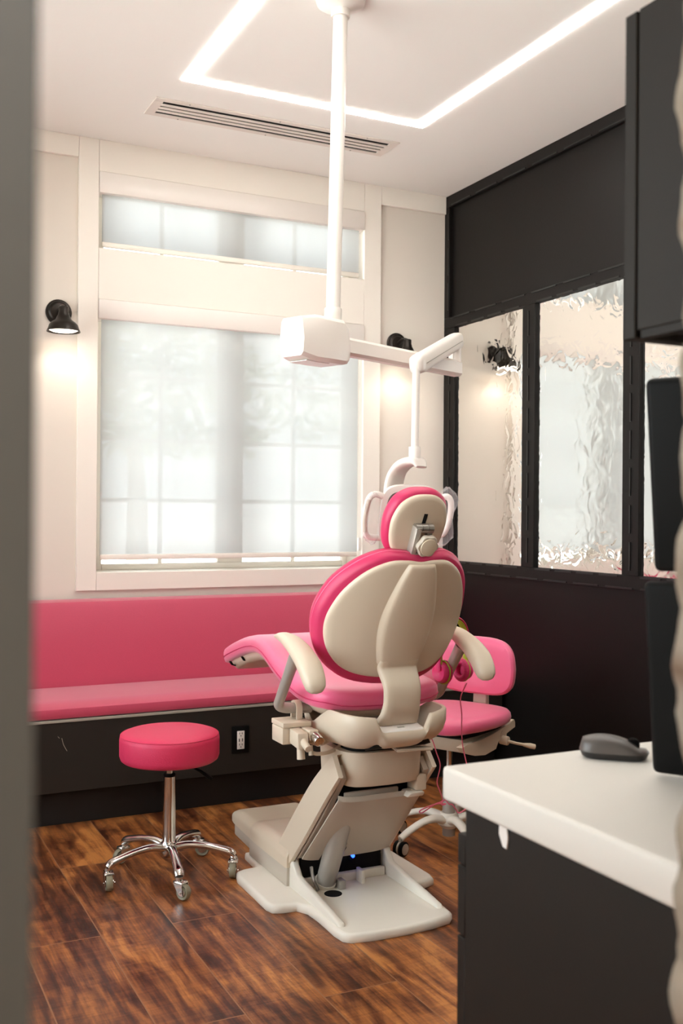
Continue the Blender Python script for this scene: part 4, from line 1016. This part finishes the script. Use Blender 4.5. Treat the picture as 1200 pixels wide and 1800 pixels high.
for u0, u1 in ((-0.0295, -0.009), (-0.008, 0.012), (0.013, 0.031)):
    f_ = lambda u, v, w: PH+Vector((u, 0, 0))+TB*v+NB*w
    b.cyl(f_(u0, 0.143, -0.020), f_(u1, 0.143, -0.020), 0.015, seg=24)
hexb(0.013, 0.031, 0.108, 0.142, -0.030, -0.014, 0.002, '', None, 0.0, b)
b.build('headrest_pivot', M['steel'], dc)
f_ = lambda u, v, w: PH+Vector((u, 0, 0))+TB*v+NB*w
kb = MB()
ring0 = []
rings = []
for w, rr in ((-0.036, 0.032), (-0.038, 0.034), (-0.050, 0.034), (-0.053, 0.032)):
    rings.append([f_(0.013+(rr+0.0022*math.cos(6*a))*math.cos(a), 0.096+(rr+0.0022*math.cos(6*a))*math.sin(a), w) for a in [2*PI*i/48 for i in range(48)]])
kn = kb.loft(rings).build('headrest_knob', M['taupe'], dc, smooth=50)
MB().cyl(f_(0.013, 0.096, -0.0525), f_(0.013, 0.096, -0.057), 0.027, seg=40, bev=0.0015).build('knob_cap', M['shell'], kn)
b = MB(); hexb(-0.026, 0.014, -0.014, 0.010, -0.070, -0.050, 0.002, '', None, 0.0, b); hexb(-0.024, 0.024, 0.006, 0.044, -0.062, -0.030, 0.003, '', None, 0.0, b)
b.build('headrest_mount', M['greyarm'], dc)

# armrests
def armrest(sd):
    X = CX+sd*0.302
    path = [(3.062, 0.902), (3.00, 0.906), (2.93, 0.896), (2.86, 0.872), (2.80, 0.838), (2.768, 0.803), (2.755, 0.782), (2.749, 0.770), (2.7475, 0.766)]
    P = catmull([(X, a, c) for a, c in path], 5); W_ = [0.008, 0.022, 0.031, 0.036, 0.038, 0.035, 0.030, 0.018, 0.004]; Hh = [0.006, 0.015, 0.020, 0.023, 0.026, 0.026, 0.022, 0.014, 0.004]
    rings = []
    for i, p in enumerate(P):
        t_ = i/5; k = min(int(t_), len(W_)-2); q = t_-k; hw_ = W_[k]+(W_[k+1]-W_[k])*q; hh = Hh[k]+(Hh[k+1]-Hh[k])*q
        a = P[max(i-1, 0)]; c = P[min(i+1, len(P)-1)]; d = (c-a).normalized(); n_ = Vector((0, -d.z, d.y)); n_ = n_ if n_.z > 0 else -n_
        off = sd*(0.0)
        ring = []
        for j in range(20):
            an = 2*PI*j/20; cc, ss = math.cos(an), math.sin(an)
            ring.append(p+Vector((off+hw_*math.copysign(abs(cc)**0.75, cc), 0, 0))+n_*hh*math.copysign(abs(ss)**0.75, ss))
        rings.append(ring)
    MB().loft(rings).build('armrest_pad', M['shell'], dc, smooth=60)
    xi = CX+sd*0.185
    MB().tube([(X, 2.905, 0.860), (X, 2.96, 0.790), (X, 3.02, 0.712), (X-sd*0.002, 3.040, 0.684), (X-sd*0.022, 3.046, 0.672), (X-sd*0.06, 3.048, 0.668), (xi, 3.050, 0.664)], [0.020, 0.018, 0.0165, 0.017, 0.017, 0.017, 0.017], 16, smooth=4).build('armrest_post', M['greyarm'], dc)
armrest(-1); armrest(1)

# suction holder clipped on the left armrest bar
b = MB(); r_ = 0.026
ring = [(3.048+r_*math.cos(a), 0.668+r_*math.sin(a)) for a in [PI*k/10 for k in range(11)]]
inn = [(3.048+0.0185*math.cos(a), 0.668+0.0185*math.sin(a)) for a in [PI*k/10 for k in range(10, -1, -1)]]
b.prism([(3.048+r_, 0.635)]+ring+[(3.048-r_, 0.635), (3.048-0.0185, 0.635)]+inn+[(3.048+0.0185, 0.635)], 0, 1.325, 1.345).box((1.262, 2.985, 0.6180), (1.360, 3.085, 0.6345), 0.003)
b.box((1.262, 2.990, 0.565), (1.298, 3.080, 0.6178), 0.004)
tt = b.build('suction_holder', M['shell'], dc, smooth=30)
b = MB().hexa([(1.285, 2.915, 0.562), (1.322, 2.915, 0.562), (1.322, 2.990, 0.570), (1.285, 2.990, 0.570), (1.285, 2.925, 0.612), (1.322, 2.925, 0.612), (1.322, 2.990, 0.6178), (1.285, 2.990, 0.6178)], 0.004, 2)
b.cyl((1.305, 2.925, 0.585), (1.305, 2.885, 0.570), 0.012, 0.011, 20).cyl((1.300, 2.935, 0.572), (1.300, 2.930, 0.530), 0.012, 0.013, 20).cyl((1.332, 2.93, 0.57), (1.332, 2.925, 0.540), 0.007, 0.008, 16).build('suction_valve', M['shell'], tt)
MB().box((1.3262, 2.925, 0.585), (1.358, 3.00, 0.6178), 0.004).build('suction_valve', M['shell'], tt)
MB().cyl((1.344, 2.925, 0.600), (1.344, 2.888, 0.588), 0.0165, 0.0165, 24, 0.002).build('valve_end', M['chrome'], tt)
# its hoses
hz = []
for i in range(34):
    a = i/33; hz.append((1.345+0.085*a, 2.955+0.03*a, 0.578-0.012*math.sin(a*PI)))
MB().tube(hz, [0.0105 if i % 2 else 0.0082 for i in range(34)], 14).build('corrugated_hose', M['shell'], tt)
MB().tube([(1.335, 2.93, 0.548), (1.36, 2.93, 0.541), (1.41, 2.945, 0.540), (1.46, 2.965, 0.556)], 0.006, 10, smooth=5).build('hose', M['shell'], tt)

# ------------------------------------------------------------------ ceiling-hung operating light
def oplight():
    t = thing('operating_light', 'white ceiling-mounted dental operating light on a long pole behind the headrest', 'operating light', (1.520, 3.150, H))
    Q = Matrix.Translation((1.523, 3.145, 0))
    MB().lathe([(0, H-0.0005), (0.085, H-0.0005), (0.082, H-0.014), (0.05, H-0.03), (0.032, H-0.036), (0.032, H-0.060), (0.0, H-0.060)], Q, 40).build('ceiling_flange', M['whiteplastic'], t)
    MB().cyl((1.523, 3.145, H-0.055), (1.508, 3.160, 1.90), 0.0245, 0.0245, 32).build('pole', M['whiteplastic'], t)
    MB().cyl((1.510, 3.160, 2.000), (1.509, 3.160, 1.94), 0.030, 0.030, 28, 0.004).build('pole_collar', M['whiteplastic'], t)
    # transformer box: long axis runs with the horizontal arm
    d = Vector((0.92, 0.38, 0)).normalized(); n = Vector((d.y, -d.x, 0)); c = Vector((1.508, 3.160, 0))
    def W(a, b_, z_): return tuple(c+d*a+n*b_+Vector((0, 0, z_)))
    rings = []
    for a, hb_, zt, zb, zm in ((-0.205, 0.034, 1.925, 1.830, 1.870), (-0.198, 0.056, 1.940, 1.812, 1.868), (-0.14, 0.068, 1.952, 1.800, 1.866), (0.00, 0.068, 1.952, 1.802, 1.870), (0.025, 0.060, 1.936, 1.808, 1.872), (0.040, 0.048, 1.922, 1.816, 1.874)):
        zs = [(-0.75, zb), (0.75, zb), (0.93, zb+0.012), (1.0, zm), (0.86, zt-0.012), (0.72, zt), (-0.72, zt), (-0.86, zt-0.012), (-1.0, zm), (-0.93, zb+0.012)]
        rings.append([W(a, hb_*k, z_) for k, z_ in zs])
    MB().loft(rings).build('transformer_box', M['whiteplastic'], t, smooth=28)
    MB().prism([(p[0], p[1]) for p in (W(-0.17, -0.04, 0), W(-0.06, -0.04, 0), W(-0.06, 0.04, 0), W(-0.17, 0.04, 0))], 2, 1.7985, 1.8005).build('rating_label', M['outlet'], t)
    # horizontal arm
    E_ = Vector((2.187, 3.449, 0)); d2 = (E_-c).normalized(); n2 = Vector((d2.y, -d2.x, 0)); L_ = (E_-c).length
    def W2(a, b_, z_): return tuple(c+d2*a+n2*b_+Vector((0, 0, z_)))
    b = MB()
    rings = [[W2(a, 0.024*k, 1.875+z_) for k, z_ in ((-1, -0.020), (-0.6, -0.030), (0.6, -0.030), (1, -0.020), (1, 0.022), (0.6, 0.032), (-0.6, 0.032), (-1, 0.022))] for a in (0.030, L_+0.012)]
    b.loft(rings).build('horizontal_arm', M['whiteplastic'], t, smooth=20)
    MB().tube([tuple(E_+Vector((0, 0, 1.9)))]+[tuple(E_+Vector((0, 0, 1.965)))], 0.022, 20).build('elbow_pivot', M['whiteplastic'], t)
    # balanced second arm, folded back over the first
    A = Vector((2.190, 3.455, 1.985)); B_ = Vector((1.815, 3.118, 1.822)); dd = (B_-A).normalized(); s_ = Vector((-dd.y, dd.x, 0)).normalized(); up = s_.cross(dd); up = up if up.z > 0 else -up
    rings = []
    for k, w_, h_ in ((-0.045, 0.010, 0.010), (-0.040, 0.020, 0.022), (-0.02, 0.027, 0.031), (0.03, 0.028, 0.033), (0.40, 0.028, 0.033), (0.50, 0.029, 0.034), (0.525, 0.028, 0.032), (0.540, 0.020, 0.024), (0.545, 0.012, 0.014)):
        rings.append([A+dd*k+s_*w_*math.copysign(abs(math.cos(a))**0.6, math.cos(a))+up*h_*math.copysign(abs(math.sin(a))**0.6, math.sin(a)) for a in [2*PI*(j+0.5)/20 for j in range(20)]])
    MB().loft(rings).build('balance_arm', M['whiteplastic'], t, smooth=40)
    a0 = A+dd*0.05-up*0.036; 
    MB().box((2.165, 3.435, 1.909), (2.205, 3.470, 1.965), 0.004).build('arm_bracket', M['whiteplastic'], t)
    MB().tube([tuple(A+dd*0.0-up*0.001+s_*0.0285), tuple(A+dd*0.50+s_*0.0295)], 0.0015, 6).build('arm_seam', M['greyarm'], t)
    # drop post
    px_, py_ = 1.815, 3.118
    MB().cyl((px_, py_, 1.812), (px_-0.003, py_+0.002, 1.52), 0.0135, 0.0135, 24).build('drop_post', M['whiteplastic'], t)
    MB().cyl((px_-0.003, py_+0.002, 1.535), (px_-0.003, py_+0.002, 1.485), 0.021, 0.021, 28, 0.002).build('post_collar', M['whiteplastic'], t)
    # curved yoke
    P = [(1.822, 3.090, 1.462), (1.816, 3.112, 1.484), (1.800, 3.160, 1.478), (1.788, 3.196, 1.450), (1.782, 3.212, 1.410), (1.780, 3.214, 1.355)]
    Pc = catmull(P, 5); rings = []
    hw_ = [0.026, 0.042, 0.042, 0.042, 0.046, 0.050]; th = [0.006, 0.015, 0.015, 0.013, 0.012, 0.012]
    vd = Vector((0.95, 0.30, 0)).normalized()
    for i, p in enumerate(Pc):
        q = i/5; k = min(int(q), 4); f = q-k; w_ = hw_[k]+(hw_[k+1]-hw_[k])*f; h_ = th[k]+(th[k+1]-th[k])*f
        a = Pc[max(i-1, 0)]; c_ = Pc[min(i+1, len(Pc)-1)]; d_ = (c_-a).normalized(); n_ = d_.cross(vd).normalized(); v2 = n_.cross(d_)
        rings.append([p+v2*w_*math.copysign(abs(math.cos(an))**0.7, math.cos(an))+n_*h_*math.copysign(abs(math.sin(an))**0.7, math.sin(an)) for an in [2*PI*j/20 for j in range(20)]])
    MB().loft(rings).build('yoke', M['whiteplastic'], t, smooth=50)
    # lamp head, an arched shield facing the headrest
    Hc = Vector((1.800, 3.140, 1.298)); fr = Vector((-0.30, -0.92, -0.25)).normalized(); rt = Vector((0.95, -0.31, 0)).normalized(); uu = rt.cross(fr); uu = uu if uu.z > 0 else -uu
    def Hm(u, v, w): return tuple(Hc+rt*u+uu*v+fr*(w+2.2*u*u))
    out = superell(0.110, 0.108, 4.2, 64, lambda u, v: (u*(1+0.06*(-v/0.1)), v))
    hd = MB().slab(out, [(0.014, 0.016), (0.002, 0.012), (0.0, 0.0), (0.004, -0.018), (0.020, -0.032)], Hm, steps=6).build('lamp_head', M['whiteplastic'], t, smooth=55)
    out2 = superell(0.088, 0.087, 4.2, 64, lambda u, v: (u*(1+0.06*(-v/0.1)), v))
    MB().slab(out2, [(0.0, 0.0175), (0.0, 0.0162)], Hm, steps=6).build('reflector', M['chrome'], hd, smooth=55)
    MB().slab([(u*1.02, v*1.02) for u, v in out2], [(0.0, 0.0215), (0.0, 0.0205)], Hm, steps=6).build('clear_shield', M['film'], hd, smooth=55)
    # two loop handles
    for sd in (-1, 1):
        pts = [(sd*0.100, 0.070), (sd*0.128, 0.078), (sd*0.150, 0.062), (sd*0.162, 0.0), (sd*0.160, -0.052), (sd*0.142, -0.074), (sd*0.100, -0.080)]
        if sd > 0: pts = [(0.100, 0.060), (0.126, 0.072), (0.142, 0.052), (0.142, 0.0), (0.132, -0.045), (0.118, -0.066), (0.098, -0.068)]
        hn = MB().tube([Hm(u, v, 0.004-(abs(u)-0.1)*0.35) for u, v in pts], 0.0095, 14, flat=1.2, smooth=5).build('handle', M['whiteplastic'], t)
        if sd < 0:
            MB().tube([Hm(u-0.001, v, 0.013-(abs(u)-0.1)*0.35) for u, v in pts[2:5]], 0.0072, 10, smooth=4).build('grip_inlay', M['taupe'], hn)
        # clear plastic sleeve
        b = MB(); N_ = 14; rings = []
        for i in range(13):
            f = i/12; v = (0.104 if sd > 0 else 0.086)-(0.205 if sd > 0 else 0.180)*f
            uc = sd*(0.128-0.010*f) if sd > 0 else sd*0.132
            wu = (0.030+0.006*math.sin(f*9)) * (math.sin(min(1, f*4+0.15)*PI/2)*math.sin(min(1, (1-f)*4+0.2)*PI/2)); ww = 0.014+0.004*math.sin(f*13+1)
            rings.append([Hm(uc+wu*math.cos(a)*(1+0.08*math.sin(5*a+i)), v+0.004*math.sin(3*a+i*2), 0.002-ww*math.sin(a)*(1+0.15*math.sin(4*a+i*1.7))) for a in [2*PI*j/N_ for j in range(N_)]])
        b.loft(rings).build('plastic_sleeve', M['film'], hn, smooth=30)
oplight()

# ------------------------------------------------------------------ pink headphones hung over the right armrest, with their cord
def headphones():
    X, Y = 1.890, 2.985
    t = thing('headphones', 'pink and lime padded headphones hung over the right armrest of the dental chair', 'headphones', (X, Y, 0.90))
    ax = Vector((0.97, 0.24, 0)).normalized(); nn = Vector((-ax.y, ax.x, 0))
    def A(u, z_, v=0.0): p = Vector((X, Y, 0))+ax*u+nn*v; return (p.x, p.y, z_)
    arc = [A(0.060*math.cos(a), 0.868+0.070*math.sin(a) if True else 0) for a in [PI*k/16 for k in range(17)]]
    arc = [A(0.066, 0.77)]+[A(0.066, 0.82)]+arc[0:]+[A(-0.066, 0.82)]+[A(-0.066, 0.77)]
    def strip(o_r, half_w, th, name, m, v0=0.0):
        rings = []; n_ = len(arc)
        for i, p in enumerate(arc):
            p = Vector(p); a = Vector(arc[max(i-1, 0)]); c = Vector(arc[min(i+1, n_-1)]); d = (c-a).normalized(); out_ = nn.cross(d).normalized()
            if out_.dot(p-Vector(A(0, 0.80))) < 0: out_ = -out_
            q = p+out_*o_r
            rings.append([q+nn*(half_w*math.cos(an)+v0)+out_*th*math.sin(an) for an in [2*PI*j/12 for j in range(12)]])
        return MB().loft(rings).build(name, m, t, smooth=60)
    strip(0.0, 0.015, 0.004, 'headband', M['green']); strip(0.008, 0.014, 0.0045, 'headband_pad', M['hotpink'])
    for sd in (-1, 1):
        c = Vector(A(sd*0.060, 0.762)); o = ax*sd
        rot = Matrix((nn, Vector((0, 0, 1)), o)).transposed().to_4x4(); rot.translation = c
        cup = MB(); prof = [(0.0, 0.006), (0.020, 0.010), (0.028, 0.012), (0.034, 0.006), (0.036, -0.004), (0.034, -0.010), (0.0, -0.010)]
        cu = cup.lathe([(r, z_) for r, z_ in prof], rot, 32).build('ear_cup', M['hotpink'], t)
        # ribbed ring cushion with lime welt
        R1, r2 = 0.026, 0.011; rings = []
        for i in range(72):
            a = 2*PI*i/72; rr = r2*(1+0.07*math.cos(a*24))
            cc = Vector((R1*math.cos(a), R1*math.sin(a)*1.15, -0.018)); e = Vector((math.cos(a), math.sin(a), 0))
            rings.append([rot @ (cc+e*rr*math.cos(b_)+Vector((0, 0, 1))*rr*math.sin(b_)) for b_ in [2*PI*j/12 for j in range(12)]])
        MB().loft(rings, closed=True).build('ear_cushion', M['hotpink'], cu, smooth=70)
        rings = []
        for i in range(48):
            a = 2*PI*i/48; cc = Vector((0.0345*math.cos(a), 0.0345*1.13*math.sin(a), -0.0115)); e = Vector((math.cos(a), math.sin(a), 0))
            rings.append([rot @ (cc+e*0.0026*math.cos(b_)+Vector((0, 0, 1))*0.0026*math.sin(b_)) for b_ in [2*PI*j/8 for j in range(8)]])
        MB().loft(rings, closed=True).build('welt', M['green'], cu)
    c0 = A(0.070, 0.716)
    c0 = (c0[0], c0[1], 0.714)
    pts = [c0, (1.945, 3.02, 0.66), (1.957, 3.03, 0.60), (1.966, 3.04, 0.50), (1.985, 3.03, 0.40), (1.990, 3.01, 0.33), (1.975, 3.01, 0.285), (1.945, 3.02, 0.260), (1.930, 3.02, 0.272), (1.915, 3.02, 0.292), (1.900, 3.02, 0.296), (1.885, 3.02, 0.312), (1.872, 3.02, 0.304), (1.872, 3.02, 0.296), (1.888, 3.02, 0.298), (1.850, 3.03, 0.298), (1.810, 3.05, 0.280), (1.800, 3.05, 0.272), (1.815, 3.05, 0.270), (1.855, 3.04, 0.295), (1.880, 3.03, 0.308),
           (1.868, 3.03, 0.345), (1.858, 3.03, 0.375), (1.870, 3.03, 0.430), (1.860, 3.04, 0.475), (1.850, 3.05, 0.515), (1.828, 3.05, 0.540), (1.800, 3.02, 0.535), (1.757, 2.98, 0.520)]
    MB().tube(pts, 0.0022, 8, smooth=5).build('cord', M['cord'], t)
headphones()

# ------------------------------------------------------------------ trees outside the window
def tree(x, y, h, label):
    t = thing('garden_tree', label, 'tree', (x, y, 0), 'trees outside the window')
    MB().tube([(x, y, -0.4), (x+0.05, y, h*0.4), (x-0.05, y, h*0.75)], [0.14, 0.10, 0.04], 10, smooth=3).build('trunk', M['bark'], t)
    b = MB(); rnd = random.Random(x)
    for i in range(1500):
        a = rnd.uniform(0, 2*PI); e = rnd.uniform(-0.5, 1); rr = rnd.random()**0.5
        c = Vector((x+1.6*rr*math.cos(a)*math.sqrt(max(0.05, 1-e*e)), y+0.9*rr*math.sin(a), h*0.72+h*0.30*e))
        u = Vector((rnd.uniform(-1, 1), rnd.uniform(-1, 1), rnd.uniform(-1, 1))).normalized()*0.09; v = u.orthogonal().normalized()*0.045
        b.add([c-u, c+v, c+u, c-v], [(0, 1, 2, 3)])
    b.build('foliage', M['foliage'], t)
tree(2.6, 10.0, 3.3, 'leafy garden tree outside the window, faint behind the left of the shade')
tree(6.4, 12.0, 4.0, 'larger leafy garden tree outside the window, further to the right')
